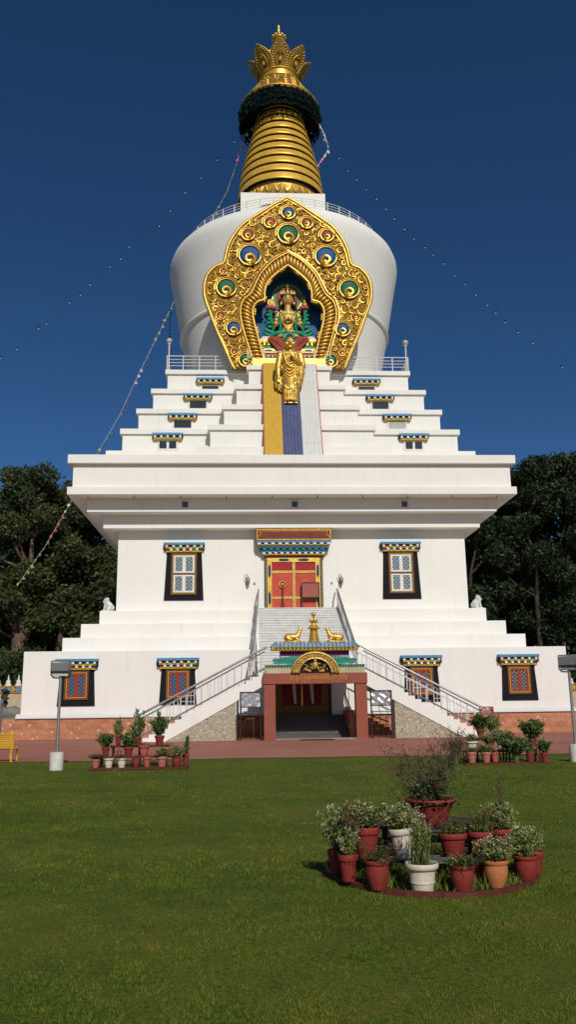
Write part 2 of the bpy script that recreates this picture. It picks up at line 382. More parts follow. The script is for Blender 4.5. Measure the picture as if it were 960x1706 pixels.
# ------------------------------------------------------------------ ground
b = B(); b.add([(-300, -120, 0), (300, -120, 0), (300, 300, 0), (-300, 300, 0)], [(0, 1, 2, 3)])
tag(b.build('lawn', 'lawn'), kind='structure')
b = B()
edge = [(-60, -34.9)] + [(x, -34.45 + .10 * math.sin(x * 1.7) - .045 * (x + 1) * (x > -1)) for x in np.arange(-20, 20, .5)] + [(60, -36.5)]
n = len(edge)
b.add([(x, y, .012) for x, y in edge] + [(x, -15.0, .012) for x, y in edge], [(i, i + 1, n + i + 1, n + i) for i in range(n - 1)])
tag(b.build('pavement', 'pave'), kind='structure')
b = B(); b.box(-70, -15.3, -15.2, 60, 0, 1.10).box(15.3, 70, -15.2, 60, 0, 1.10).box(-15.3, 15.3, 15.3, 60, 0, 1.10)
tag(b.build('raised_ground', 'platform'), kind='structure')
for mn, st in (('lawn', [(.37, (.026, .048, .003)), (.475, (.074, .110, .006)), (.55, (.112, .134, .009)), (.62, (.16, .105, .024))]), ('grass', [(.37, (.042, .078, .004)), (.475, (.108, .160, .009)), (.55, (.170, .196, .016)), (.62, (.24, .17, .042))])):
    m = M[mn]; nt = m.node_tree; bs = nt.nodes['Principled BSDF']; v = coords(nt)
    f = mix(nt, .5, mix(nt, .45, noise(nt, v, .55, 5, .6), noise(nt, v, 3.2, 5, .7)), noise(nt, v, 26, 3, .6))
    c = ramp(nt, f, st); nt.links.new(c, bs.inputs['Base Color'])
    for n_ in nt.nodes:
        if n_.type == 'BSDF_TRANSLUCENT': nt.links.new(c, n_.inputs['Color'])
# grass blades on the near lawn
GRID = nrs.rand(97, 97)
def grass_zone(n, y0, y1, hgt, wid):
    y = y0 + (y1 - y0) * nrs.rand(n); dist = y + 62.14
    x = X0 + (y + 62.14) * .05 + (nrs.rand(n) - .5) * 2 * (dist * .40 + .3)
    ok = y < -34.6
    x, y = x[ok], y[ok]; n = len(x)
    p = np.stack([x, y, np.zeros(n)], 1); a = nrs.rand(n) * 2 * PI; s = .5 + .8 * nrs.rand(n)
    s = s * (.25 + 1.35 * GRID[(x * 5.3).astype(int) % 97, (y * 5.3).astype(int) % 97] * (.4 + .9 * GRID[(x * 1.3).astype(int) % 97, (y * 1.3).astype(int) % 97]))
    w = np.stack([np.cos(a), np.sin(a), np.zeros(n)], 1) * (wid * s ** .5)[:, None]
    t = p + np.stack([nrs.normal(size=n) * hgt * .5, nrs.normal(size=n) * hgt * .5, hgt * s], 1)
    return np.stack([p - w, p + w, t], 1).reshape(-1, 3)
gv = np.concatenate([grass_zone(110000, -58.3, -53.5, .017, .003), grass_zone(90000, -53.5, -47, .018, .0045), grass_zone(70000, -47, -34, .020, .008)])
tag(link('grass', fast_mesh('grass', gv, 3, ['grass'])), kind='stuff', label='short green mown grass covering the lawn', cat='grass')

lf = leaf_quads(np.stack([nrs.uniform(-9, 6, 260), nrs.uniform(-57.5, -36, 260), np.full(260, .022)], 1) * 1.0, .045, .6, -.2)
lf[:, 2] = .012 + .012 * nrs.rand(len(lf))
tag(link('fallen_leaves', fast_mesh('fallen_leaves', lf, 4, ['leafdry'])), kind='stuff', label='dry fallen leaves strewn over the lawn', cat='leaves')
# ------------------------------------------------------------------ the stupa
ST = thing('stupa', 'towering white tiered stupa with golden spire and painted windows', 'stupa')
def P(name, b, mats, smooth=None, bevel=0, parent=ST): return b.build(name, mats, parent, smooth, bevel)
def sq(b, h, z0, z1): return b.box(-h, h, -h, h, z0, z1)
for x0, x1, yy in ((-40, -15.36, -15.34), (-15.36, -6.9, -15.36), (-6.9, -1.5, -15.33), (1.75, 7.6, -15.33), (7.6, 15.36, -15.36), (15.36, 40, -15.34)):
    P('stone_dado', B().box(x0, x1, yy, -15.1, 0, 1.12), 'dado')
b = B()
for x0, x1 in ((-15.46, -1.5), (1.75, 15.46)):
    b.prismx([(-15.46, 1.12), (-15.46, 1.17), (-15.26, 1.36), (-15.2, 1.36), (-15.2, 1.12)], x0, x1)
P('base_ledge', b, 'ledge')
P('lower_block', sq(B(), 15.25, 0, 4.72), 'white', bevel=.03)
for w, z0, z1 in ((13.55, 4.72, 5.59), (12.7, 5.59, 6.46), (11.8, 6.46, 7.33)):
    P('terrace_step', sq(B(), w, z0, z1), 'white', bevel=.03)
P('main_body', sq(B(), 10.96, 7.33, 12.45), 'white', bevel=.02)
b = B(); sq(b, 11.78, 12.41, 13.25); sq(b, 12.65, 13.25, 14.09); sq(b, 13.68, 14.09, 14.56)
P('cornice', b, 'white', bevel=.015)
P('parapet', sq(B(), 13.42, 14.56, 16.03), 'white')
P('parapet_coping', sq(B(), 13.72, 16.03, 16.57), 'white', bevel=.02)
b = B()
for x in np.arange(-12.5, 12.6, 2.78):     # little drain pipes under the soffit
    b.tube([(x, -13.3, 14.09), (x, -13.3, 13.93)], .03, 6)
P('drain_pipe', b, 'lampgrey')
tiers = [(11.8, 6.2, 16.57, 17.42, 0), (11.07, 5.4, 17.42, 19.13, .36), (10.2, 4.55, 19.13, 20.82, .34), (9.37, 3.75, 20.82, 22.55, .33), (8.52, 2.93, 22.55, 24.29, .32)]
for w, bw, z0, z1, ct in tiers:
    b = B()
    g = .15 if ct else 0; ext = .87
    sq(b, w - g, z0, z1 - ct - .001)
    b.box(-bw + g, bw - g, -(w + ext - g), -(w - .5), z0, z1 - ct - .001); b.box(-bw + g, bw - g, w - .5, w + ext - g, z0, z1 - ct - .001)
    b.box(-(w + ext - g), -(w - .5), -bw + g, bw - g, z0, z1 - ct - .001); b.box(w - .5, w + ext - g, -bw + g, bw - g, z0, z1 - ct - .001)
    o = P('upper_terrace', b, 'white', bevel=.015)
    if ct:
        b = B(); sq(b, w, z1 - ct, z1)
        zz = z1 + .004
        b.box(-bw, bw, -(w + ext), -(w - .3), z1 - ct - .004, zz); b.box(-bw, bw, w - .3, w + ext, z1 - ct - .004, zz)
        b.box(-(w + ext), -(w - .3), -bw, bw, z1 - ct - .004, zz); b.box(w - .3, w + ext, -bw, bw, z1 - ct - .004, zz)
        P('coping', b, 'white', bevel=.02, parent=o)
# tiled ramp
def rampslab(x0, x1, lift, drop=.0):
    A0, Z0 = -12.98, 16.6; A1, Z1 = -9.42, 24.30
    ny, nz = -(Z1 - Z0), -(A0 - A1) ; L = math.hypot(ny, nz); ny, nz = -abs(Z1 - Z0) / L, abs(A1 - A0) / L
    return B().prismx([(A0 + ny * lift, Z0 + nz * lift), (A1 + ny * lift, Z1 + nz * lift), (A1 + .6, Z1 - .02), (A0 + 1.5, Z0 - .2)][::-1], x0, x1)
R0 = P('tiled_ramp', rampslab(-1.86, 1.86, .10), 'potpink')
P('yellow_tile_stripe', rampslab(-1.80, -.645, .16), 'tyellow', parent=R0)
P('blue_tile_stripe', rampslab(-.64, .585, .155), 'tblue', parent=R0)
P('white_tile_stripe', rampslab(.59, 1.80, .16), 'twhite', parent=R0)

# windows with painted canopies
CM = ['blue', 'ltwhite', 'maroon', 'teal', 'yellow', 'deepblue', 'black']
def canopy(xc, half, zt, h, y, n, rows, parent, dep=.38):
    b = B(); t = h * (.24 if rows == 2 else .34)
    b.mat(0).box(xc - half, xc + half, y - dep, y, zt - t, zt)
    z = zt - t; hh = half * .93
    rh = (h - t) / rows
    for r in range(rows):
        k = 2 * n + 1; w = 2 * hh / k; e = .16 * w
        for i in range(k):
            x = xc - hh + i * w
            if i % 2 == r % 2 or (rows == 1 and i % 2 == 0): b.mat(1).box(x + e, x + w - e, y - dep * .86 + r * .07, y, z - rh * .62, z)
            else: b.mat([2, 3, 5][(i // 2) % 3]).box(x - e, x + w + e, y - dep * .6 + r * .05, y, z - rh * .62, z)
        b.mat(4).box(xc - hh, xc + hh, y - dep * .68 + r * .06, y, z - rh, z - rh * .62)
        z -= rh; hh *= .93
    b.mat(6)
    for sx in (-1, 1): b.box(xc + sx * half * .95 - .04, xc + sx * half * .95 + .04, y - dep * .7, y, zt - h * .75, zt - t)
    return b.build('canopy', CM, parent)
def big_window(xc, y, zc_top, ch, chalf, s_top, s_bot, zb, fr, upper, pane):
    zst = zc_top - ch
    o = P('window', B().prism([(xc - s_bot, zb), (xc + s_bot, zb), (xc + s_top, zst + .05), (xc - s_top, zst + .05)], y - .06, y + .05), 'black', bevel=.01)
    canopy(xc, chalf, zc_top, ch, y, 5, 2, o)
    w, z0, z1 = fr
    def ring(b, x0, x1, a0, a1, t, d):
        b.box(x0, x1, y - d, y, a0, a0 + t); b.box(x0, x1, y - d, y, a1 - t, a1); b.box(x0, x0 + t, y - d, y, a0 + t, a1 - t); b.box(x1 - t, x1, y - d, y, a0 + t, a1 - t)
    b = B(); b.mat(0); ring(b, xc - w, xc + w, z0, z1, .10, .13)
    b.mat(1); ring(b, xc - w + .1, xc + w - .1, z0 + .1, z1 - .1, .045 if upper else .05, .12)
    if upper:
        zm = (z0 + z1) / 2; b.mat(0).box(xc - w + .12, xc + w - .12, y - .125, y, zm - .05, zm + .05)
    b.build('frame', ['brown', 'yellow'], o)
    b = B(); pb = B(); i = .16
    if upper:
        for a0, a1 in ((z0 + i, zm - .06), (zm + .06, z1 - i)):
            for x0, x1 in ((xc - w + i, xc), (xc, xc + w - i)): ring(b, x0 + .002, x1 - .002, a0, a1, .10, .10); pb.box(x0 + .09, x1 - .09, y - .075, y, a0 + .09, a1 - .09)
    else:
        for x0, x1 in ((xc - w + i, xc), (xc, xc + w - i)): ring(b, x0 + .002, x1 - .002, z0 + i, z1 - i, .085, .10); pb.box(x0 + .08, x1 - .08, y - .075, y, z0 + i + .08, z1 - i - .08)
    b.build('sash', 'ltwhite' if upper else 'brightred', o); pb.build('pane', pane, o)
for xc in (-6.83, 6.78):
    big_window(xc, -10.96, 11.60, .58, 1.28, 1.08, 1.22, 8.02, (.80, 8.36, 10.98), True, 'panegrey')
for xc, pane in ((-12.28, 'paneblue'), (-6.74, 'paneblue'), (6.86, 'panedark'), (12.40, 'panedark')):
    big_window(xc, -15.25, 4.28, .58, 1.16, .92, 1.03, 1.75, (.66, 2.08, 3.66), False, pane)
for z_t, h_c, wc, hw, zw0, zw1, yy, xs, style in ((18.80, .42, .98, .60, 17.74, 18.34, -10.92, 8.0, 2), (20.46, .40, .96, .60, 19.50, 20.06, -10.05, 7.14, 1),
                                           (22.16, .40, .97, .59, 21.18, 21.74, -9.22, 6.2, 1), (23.65, .38, .97, .60, 22.70, 23.18, -8.37, 5.42, 1)):
    for s in (-1, 1):
        xc = s * xs
        o = P('terrace_window', B().box(xc - hw - .07, xc + hw + .07, yy - .06, yy + .1, zw0 - .05, zw1 + .04), 'ltwhite')
        canopy(xc, wc, z_t, h_c, yy, 4, 1, o, .34)
        pb = B()
        if style == 2: pb.box(xc - hw + .06, xc - .08, yy - .075, yy, zw0 + .08, zw1 - .04).box(xc + .08, xc + hw - .06, yy - .075, yy, zw0 + .08, zw1 - .04)
        else: pb.box(xc - hw + .04, xc + hw - .04, yy - .075, yy, zw0 + .02, zw1 - .05)
        pb.build('pane', 'palepane' if (s == 1 and abs(xs - 6.2) < .5 and z_t < 21) or (s == 1 and xs == 7.14) else 'glass', o)  # one right-hand pane is plain pale grey, the rest dark glass
for xc in (-6.7, .04, 6.86):
    o = P('vent', B().box(xc - .24, xc + .24, -12.69, -12.6, 13.46, 13.94), 'ltwhite')
    B().box(xc - .17, xc + .17, -12.71, -12.6, 13.53, 13.87).build('vent_grille', 'grey', o)

# upper doorway
o = P('doorway', B().box(-1.82, 1.82, -11.12, -10.9, 7.36, 10.84), 'deepblue')
b = B()
for i in range(26):
    z = 7.42 + i * .13
    for s in (-1, 1): b.ell((s * 1.74, -11.13, z), (.05, .04, .05), 6, 4)
for i in range(27): b.ell((-1.7 + i * 3.4 / 26, -11.13, 10.74), (.05, .04, .05), 6, 4)
b.build('beading', 'yellow', o)
b = B().mat(0)
b.box(-1.66, -1.38, -11.20, -11.0, 7.36, 10.62).box(1.36, 1.64, -11.20, -11.0, 7.36, 10.62).box(-1.38, 1.36, -11.20, -11.0, 10.36, 10.62)
b.mat(1)
for xx in (-1.52, 1.5):
    for zz in (7.85, 9.55): b.prism([(xx - .08, zz), (xx, zz - .2), (xx + .08, zz), (xx + .08, zz + .5), (xx, zz + .7), (xx - .08, zz + .5)], -11.215, -11.19)
for xx in (-.62, .62): b.prism([(xx - .35, 10.49), (xx - .22, 10.41), (xx + .22, 10.41), (xx + .35, 10.49), (xx + .22, 10.57), (xx - .22, 10.57)], -11.215, -11.19)
b.build('door_frame', ['tyellow' if False else 'gold', 'deepblue'], o)
for s in (-1, 1):
    x0, x1 = (-1.38, -.012) if s < 0 else (.012, 1.36)
    d = B().box(x0, x1, -11.14, -11.0, 7.36, 9.72).build('door_leaf', 'doorred', o)
b = B().box(-1.38, 1.36, -11.145, -11.0, 9.73, 10.35).build('upper_panel', 'doordark', o)
b = B()
b.box(-.085, .085, -11.19, -11.1, 7.36, 10.35)
for z in (8.04, 9.66): b.box(-1.37, -.085, -11.18, -11.1, z, z + .16).box(.085, 1.35, -11.18, -11.1, z, z + .16)
b.build('door_strap', 'goldolive', o)
for s in (-1, 1):
    b = B(); b.tube([(s * .72 + .2 * math.cos(t), -11.2, 8.95 + .2 * math.sin(t)) for t in np.linspace(0, 2 * PI, 17)[:-1]], .05, 6, True); b.ell((s * .72, -11.2, 8.95), (.1, .08, .1))
    b.build('door_knocker', 'gold', o, 60)
B().tube([(-.72, -11.28, 8.85), (-.72, -11.28, 7.9)], .04, 6).tube([(-.72, -11.28, 7.95), (-.72, -11.28, 7.4)], [.05, .1], 8).build('tassel', 'maroon', o)
HB = P('door_hood', B().mat(0).box(-2.34, 2.34, -11.78, -10.9, 11.62, 12.385), ['maroon'])
b = B().box(-2.30, 2.30, -11.80, -11.7, 12.30, 12.34).box(-2.30, 2.30, -11.80, -11.7, 11.66, 11.70).box(-2.30, -2.26, -11.80, -11.7, 11.70, 12.30).box(2.26, 2.30, -11.80, -11.7, 11.70, 12.30)
for s in (-1, 1):
    b.tube([(s * (2.18 - .12 * abs(math.sin(t))), -11.79, 11.85 + .38 * t / 3) for t in np.linspace(0, 3, 12)], .025, 5)
for i in range(24): b.tube([(-2.1 + i * .175 + .0875 * (1 + math.cos(t)), -11.79, 12.25 - .05 * math.sin(t)) for t in np.linspace(PI, 0, 5)], .014, 4)
b.build('hood_border', 'goldcarve', HB)
b = B(); z = 11.62; hx = 2.32; dep = .82
for row in range(3):
    b.mat(0).box(-hx, hx, -10.95 - dep, -10.9, z - .12, z); z -= .12
    nb = 11; w = 2 * (hx - .05) / (2 * nb - 1)
    if row != 1:
        for i in range(2 * nb - 1):
            x = -hx + .05 + i * w
            if i % 2 == 0: b.mat(1).box(x, x + w, -10.95 - dep + .02, -10.9, z - .11, z)
            else: b.mat(2 + (i // 2) % 2).box(x, x + w, -10.95 - dep + .12, -10.9, z - .11, z)
        z -= .11; b.mat(4).box(-hx + .05, hx - .05, -10.95 - dep + .06, -10.9, z - .06, z); z -= .06
    else:
        for i in range(2 * nb - 1):
            x = -hx + .05 + i * w; b.mat(3 if i % 2 else 5).box(x, x + w, -10.95 - dep + (.06 if i % 2 else .1), -10.9, z - .14, z)
        z -= .14
    hx -= .16; dep -= .17
b.build('bracket_tier', ['blue', 'ltwhite', 'maroon', 'teal', 'yellow', 'deepblue'], HB)

# ground-floor doorway behind the gate
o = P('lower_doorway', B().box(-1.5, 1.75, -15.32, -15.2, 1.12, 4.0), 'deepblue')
B().box(-1.36, -.98, -15.37, -15.25, 1.12, 3.9).box(1.2, 1.58, -15.37, -15.25, 1.12, 3.9).box(-.98, 1.2, -15.37, -15.25, 3.6, 3.9).box(-.98, 1.2, -15.36, -15.25, 1.12, 1.62).build('door_frame', M.setdefault('shadeochre', paint('shaded_ochre_paint', (.20, .115, .025), .6, .4, 5)), o)  # ochre darkened so the porch shade sits in the frame colour
B().box(-.98, 1.2, -15.35, -15.25, 1.62, 3.6).build('door_leaf', M.setdefault('shadecrimson', paint('shaded_crimson_lacquer', (.16, .010, .014), .5, .2)), o)  # crimson darkened too, shade under the landing put into the colour
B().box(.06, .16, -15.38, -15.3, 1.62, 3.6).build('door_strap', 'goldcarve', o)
b = B()
for x in (-.35, .62):
    b.prism([(x - .1, 3.0), (x + .02, 1.75), (x + .14, 1.7), (x + .1, 3.05)], -15.46, -15.40)
b.build('scarf', 'ltwhite', o)

# drum (bell) with the niche cut into it
prof = [(7.2, 24.3), (7.62, 26.5), (8.0, 28.6)]
prof += [(8.22, 29.85), (8.36, 29.92), (8.42, 30.05), (8.36, 30.18), (8.30, 30.25)]
prof += [(8.55, 31.6), (8.98, 34.0), (9.2, 35.1), (9.30, 35.7), (9.28, 36.1), (9.12, 36.55), (8.8, 36.92), (8.3, 37.18), (7.6, 37.42), (5.0, 38.4), (3.0, 39.2), (2.0, 39.4)]
# refine profile, drop the faces behind the niche opening
fine = []
for (r0, z0), (r1, z1) in zip(prof, prof[1:]):
    k = max(1, int(abs(z1 - z0) / .35))
    for i in range(k): fine.append((r0 + (r1 - r0) * i / k, z0 + (z1 - z0) * i / k))
fine.append(prof[-1])
b = B(); b.lathe(fine, 160, .14, 0)
keep = []
for f, m in zip(b.f, b.m):
    c = sum((Vector(b.v[i]) for i in f), Vector()) / len(f)
    if c.y < 0 and abs(c.x) < 2.75 and 24.2 < c.z < 32.2 and len(f) == 4: continue
    keep.append((f, m))
b.f = [k[0] for k in keep]; b.m = [k[1] for k in keep]
DR = P('drum', b, 'drum', 35)
b = B(); N = 48
posts = B()
for j in range(N):
    a = 2 * PI * j / N; x, y = .14 + 7.9 * math.cos(a), 7.9 * math.sin(a)
    if y < 3.5: B().tube([(x, y, 37.2), (x, y, 38.24)], .038, 6).build('rail_post', 'railwhite', DR)
rb = B()
for z in (37.55, 37.78, 38.0, 38.22): rb.tube([(.14 + 7.9 * math.cos(2 * PI * j / 96), 7.9 * math.sin(2 * PI * j / 96), z) for j in range(96)], .022, 5, True)
rb.build('railing_bar', 'railwhite', DR)
HM = P('harmika', B().box(-3.38, 3.42, -3.4, 3.4, 38.6, 41.66), 'white', bevel=.02)
for s in (-1, 1):
    x = .0 + s * 1.05
    b = B().mat(0); b.prism([(x - .8, 40.0)] + [(x - .8 + 1.6 * t, 40.0 + .30 * math.sin(PI * t)) for t in (.25, .5, .75)] + [(x + .8, 40.0)] + [(x - .8 + 1.6 * t, 40.0 - .16 * math.sin(PI * t)) for t in (.75, .5, .25)], -3.43, -3.38)
    b.mat(1).ell((x, -3.44, 40.05), (.2, .03, .2)); b.mat(2).ell((x, -3.47, 40.05), (.09, .03, .09))
    b.mat(2).tube([(x - .9 + 1.8 * t, -3.43, 40.28 + .3 * math.sin(PI * t)) for t in np.linspace(0, 1, 9)], .03, 5)
    b.build('painted_eye', ['ltwhite', 'yellow', 'hair'], HM)

# spire
SP = P('spire', B().lathe([(3.0, 41.66), (3.22, 41.9), (3.3, 42.6), (3.25, 43.2)], 64, 0, 0), 'goldolive', 40)
b = B()
for j in range(28):
    a = 2 * PI * (j + .5) / 28
    for k, (w, z0) in enumerate(((.3, 42.5), (.22, 42.45), (.12, 42.4))):
        b.tube([(math.cos(a + w * t / 3.3) * (3.33 + .02 * k), math.sin(a + w * t / 3.3) * (3.33 + .02 * k), z0 - .62 * (1 - (abs(t)) ** 2.2) * (1 - .2 * k) + .1) for t in np.linspace(-1, 1, 9)], .045, 5)
b.build('lotus_frieze', 'goldcarve', SP, 60)
def Rz(z):
    pts = [(42.9, 3.62), (44, 3.53), (45.4, 3.34), (46.7, 3.04), (48, 2.68), (51.4, 1.86), (52.5, 1.65)]
    for (z0, r0), (z1, r1) in zip(pts, pts[1:]):
        if z <= z1: return r0 + (r1 - r0) * (z - z0) / (z1 - z0)
    return 1.7
z = 42.92
for i in range(12):
    h = .80
    ro, r1_ = Rz(z), Rz(z + h)
    b = B().mat(1).lathe([(ro - .34, z + .03), (ro - .03, z + .0)], 72); b.mat(0).lathe([(ro - .03, z), (ro + .03, z + .03), (ro + .03, z + .12), (ro - .01, z + .20), (r1_ + .03, z + h - .24), (r1_ - .0, z + h - .20), (r1_ - .16, z + h - .18)], 72)  # red-brown underside and gap, its dark tone also carries recess shade
    b.mat(1).lathe([(r1_ - .2, z + h - .2), (r1_ - .2, z + h + .05)], 72)
    b.build('spire_ring', ['goldring', 'golddeep'], SP, 50)
    z += h
P_ = SP
# dark metal fringe hanging under the parasol
b = B().mat(0).lathe([(1.6, 51.0), (3.28, 51.4), (3.32, 51.66), (1.7, 51.8)], 64)
rr = random.Random(3)
for ring_, (Rr, z1, zb) in enumerate(((3.36, 51.80, 50.6), (3.3, 51.7, 50.3), (2.7, 51.6, 50.8), (3.46, 51.75, 50.9))):
    nn = 64 - ring_ * 6
    for j in range(nn):
        a = 2 * PI * (j + rr.random() * .5) / nn; zz = z1
        zb_ = zb + rr.random() * 1.0 - .25
        while zz > zb_:
            l = rr.uniform(.22, .5); da = rr.uniform(-.05, .05)
            rad = Rr + rr.uniform(-.10, .12) + .05 * (z1 - zz)
            b.tube([(rad * math.cos(a), rad * math.sin(a), zz), (rad * math.cos(a + da), rad * math.sin(a + da), zz - l * .5), ((rad + rr.uniform(-.1, .1)) * math.cos(a + da * .4), rad * math.sin(a + da * .4), zz - l)], [.05, rr.uniform(.07, .13), .025], 5)
            zz -= l * .85
    for z_ in (51.5, 50.95, 50.35): b.tube([(Rr * math.cos(2 * PI * j / 60), Rr * math.sin(2 * PI * j / 60), z_ - .1 * ring_ + .07 * math.sin(j * 2.1)) for j in range(60)], .055, 5, True)
b.build('dark_fringe', 'darkcloth', SP)
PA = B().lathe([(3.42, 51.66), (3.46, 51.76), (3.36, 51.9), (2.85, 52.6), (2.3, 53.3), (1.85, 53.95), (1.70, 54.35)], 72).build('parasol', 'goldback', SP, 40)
b = B(); rr = random.Random(9)
def conept(t, a): 
    R = 3.40 + (1.74 - 3.40) * t; zc = 51.86 + (54.36 - 51.86) * t
    return Vector((R * math.cos(a), R * math.sin(a), zc + .05))
for k in range(6):
    nn = 26 - 2 * k
    for j in range(nn):
        a0 = 2 * PI * (j + .5 * (k % 2)) / nn; t0 = .07 + k * .155; rad = .095; hand = rr.choice((-1, 1))
        Rm = 3.42 - 1.68 * t0
        b.tube([conept(min(.99, max(0, t0 + rad * q * math.sin(2.2 * PI * q))), a0 + hand * (.34 / Rm) * q * math.cos(2.2 * PI * q)) for q in np.linspace(.15, 1, 12)], .05, 5)
b.tube([conept(0, 2 * PI * j / 72) for j in range(72)], .07, 6, True)
b.build('openwork', 'goldcarve', PA, 60)
B().lathe([(1.66, 54.3), (1.78, 54.4), (1.78, 54.52), (1.66, 54.6), (1.64, 54.95), (1.76, 55.05), (1.74, 55.15), (1.4, 55.25)], 64).build('collar', 'gold', SP, 40)
# lotus crown: eight pointed leaves flaring out
def petal(a, tall):
    b = B(); rows = 9; wv = []
    shape = [(.0, .60), (.12, .70), (.28, .82), (.45, .90), (.6, .84), (.74, .66), (.86, .40), (.95, .16), (1.0, .0)]
    for t, w in shape:
        R = 1.5 + 1.45 * t ** 1.2; zz = 54.95 + tall * t
        out = 0.06
        for u in (-1, -.5, 0, .5, 1):
            ww = w * 1.0
            wv.append((R + .12 * (u * u) * -1, u * ww, zz))
    n = len(wv)
    vs = [(x, y, z) for x, y, z in wv] + [(x - .13, y, z + .03) for x, y, z in wv]
    ca, sa = math.cos(a), math.sin(a)
    vs = [(x * ca - y * sa, x * sa + y * ca, z) for x, y, z in vs]
    fs = []
    for i in range(rows - 1):
        for j in range(4):
            q = (i * 5 + j, i * 5 + j + 1, i * 5 + j + 6, i * 5 + j + 5); fs.append(q); fs.append(tuple(n + k for k in reversed(q)))
    rim = [i * 5 for i in range(rows)] + [i * 5 + 4 for i in range(rows - 2, -1, -1)]
    for i in range(len(rim)): p, q = rim[i], rim[(i + 1) % len(rim)]; fs.append((p, n + p, n + q, q))
    b.mat(0).add(vs, fs)
    def on(t, u, lift=.05):
        for (t0, w0), (t1, w1) in zip(shape, shape[1:]):
            if t <= t1: w = w0 + (w1 - w0) * (t - t0) / (t1 - t0); break
        x = 1.5 + 1.45 * t ** 1.2 - .12 * u * u + lift; y = u * w; z = 54.95 + tall * t
        return (x * ca - y * sa, x * sa + y * ca, z)
    b.mat(1)
    for u in (-.97, .97): b.tube([on(t, u, .03) for t in np.linspace(0, .99, 12)], .055, 5)
    b.tube([on(.12 + .5 * (1 - math.cos(q)) / 2 * 1.0, .42 * math.sin(q), .05) for q in np.linspace(0, 2 * PI, 22)[:-1]], .045, 5, True)
    for k in range(10):
        t = .1 + .08 * k
        for u in (-.72, .72): b.ell(on(min(t, .95), u, .04), .05, 6, 4)
    b.ell(on(.35, 0, .06), (.12, .12, .3), 8, 6); b.ell(on(.53, 0, .07), (.09, .09, .1), 8, 6)
    b.mat(2).ell(on(.37, 0, -.08), (.16, .16, .36), 10, 6)
    return b
for j in range(8):
    a = -PI / 2 + j * PI / 4
    petal(a, 2.05).build('lotus_leaf', ['goldolive', 'goldcarve', 'golddeep'], SP, 40)
b = B().lathe([(1.3, 55.0), (1.2, 56.2), (.95, 57.3), (.98, 57.7), (.80, 58.0), (.55, 58.15), (.42, 58.6), (.40, 59.1), (.62, 59.3), (.60, 59.5), (.34, 59.65), (.22, 59.8), (.25, 59.95), (.12, 60.1), (.16, 60.3), (.17, 60.45), (.09, 60.55), (.13, 60.72), (.1, 60.85), (0, 61.0)], 32)
for j in range(12):
    a = 2 * PI * j / 12; b.ell((.95 * math.cos(a), .95 * math.sin(a), 57.65), .2, 8, 6); b.ell((.56 * math.cos(a), .56 * math.sin(a), 59.5), .15, 8, 6)
b.build('pinnacle', 'gold', SP, 50)

# terrace railing on top
RL = P('terrace_railing', B(), 'railwhite')
path = [(-8.42, 2), (-8.42, -8.42), (-2.85, -8.42), (-2.85, -9.30), (2.85, -9.30), (2.85, -8.42), (8.42, -8.42), (8.42, 2)]
b = B()
for (xa, ya), (xb, yb) in zip(path, path[1:]):
    for z in (.32, .55, .78, 1.04): b.tube([(xa, ya, 24.29 + z), (xb, yb, 24.29 + z)], .026 if z < 1 else .035, 6)
    L = math.hypot(xb - xa, yb - ya); k = max(1, round(L / 1.13))
    for i in range(k):
        x, y = xa + (xb - xa) * i / k, ya + (yb - ya) * i / k
        B().tube([(x, y, 24.25), (x, y, 25.36)], .04, 6).build('rail_post', 'railwhite', RL)
B_ = b.build('railing_bar', 'railwhite', RL)

# ------------------------------------------------------------------ torana (carved golden arch)
def tilt(x, z, lift=0.0): return (x, -9.15 - .035 * (z - 24.3) - lift, z)
HO = [(0, 37.05), (.84, 36.55), (2.07, 35.7), (3.14, 34.9), (3.83, 34.0), (4.25, 33.05), (4.43, 32.15), (4.56, 31.85), (5.12, 31.6), (5.64, 31.0), (5.85, 30.2), (5.8, 29.25), (5.45, 28.2), (5.0, 26.95), (4.45, 25.65), (3.84, 24.2)]
HI = [(0, 31.8), (.76, 31.2), (1.42, 30.5), (1.64, 29.8), (1.64, 29.18), (2.2, 28.97), (2.48, 28.4), (2.41, 27.55), (2.15, 26.45), (1.95, 25.62), (1.75, 24.82)]
HB_ = [(0, 32.76), (1.04, 32.1), (1.9, 31.13), (2.4, 30.06), (2.63, 29.61), (3.16, 29.07), (3.35, 28.23), (3.18, 27.12), (2.84, 25.89), (2.52, 24.82)]
def catmull(pts, cusp=(), k=5):
    out = []
    n = len(pts)
    for i in range(n - 1):
        p1, p2 = Vector(pts[i]), Vector(pts[i + 1])
        p0 = Vector(pts[i - 1]) if i > 0 and i not in cusp else p1 * 2 - p2
        p3 = Vector(pts[i + 2]) if i + 2 < n and i + 1 not in cusp else p2 * 2 - p1
        for j in range(k):
            t = j / k
            out.append(tuple(.5 * ((2 * p1) + (p2 - p0) * t + (2 * p0 - 5 * p1 + 4 * p2 - p3) * t * t + (3 * p1 - p0 - 3 * p2 + p3) * t ** 3)))
    return out + [tuple(pts[-1])]
CO, CI, CB = catmull(HO, (7,)), catmull(HI, (4,)), catmull(HB_, ())
def full(h): return [(-x, z) for x, z in h[::-1]] + h[1:]
FO, FI, FB = full(CO), full(CI), full(CB)
def resample(p, n):
    d = [0]
    for a, c in zip(p, p[1:]): d.append(d[-1] + math.dist(a, c))
    out = []
    for i in range(n):
        t = d[-1] * i / (n - 1); k = max(j for j in range(len(d)) if d[j] <= t + 1e-9); k = min(k, len(p) - 2)
        u = (t - d[k]) / max(1e-9, d[k + 1] - d[k]); out.append((p[k][0] + (p[k + 1][0] - p[k][0]) * u, p[k][1] + (p[k + 1][1] - p[k][1]) * u))
    return out
nR = 121
ro, ri = resample(FO, nR), resample(FI, nR)
b = B(); vs = []; fs = []
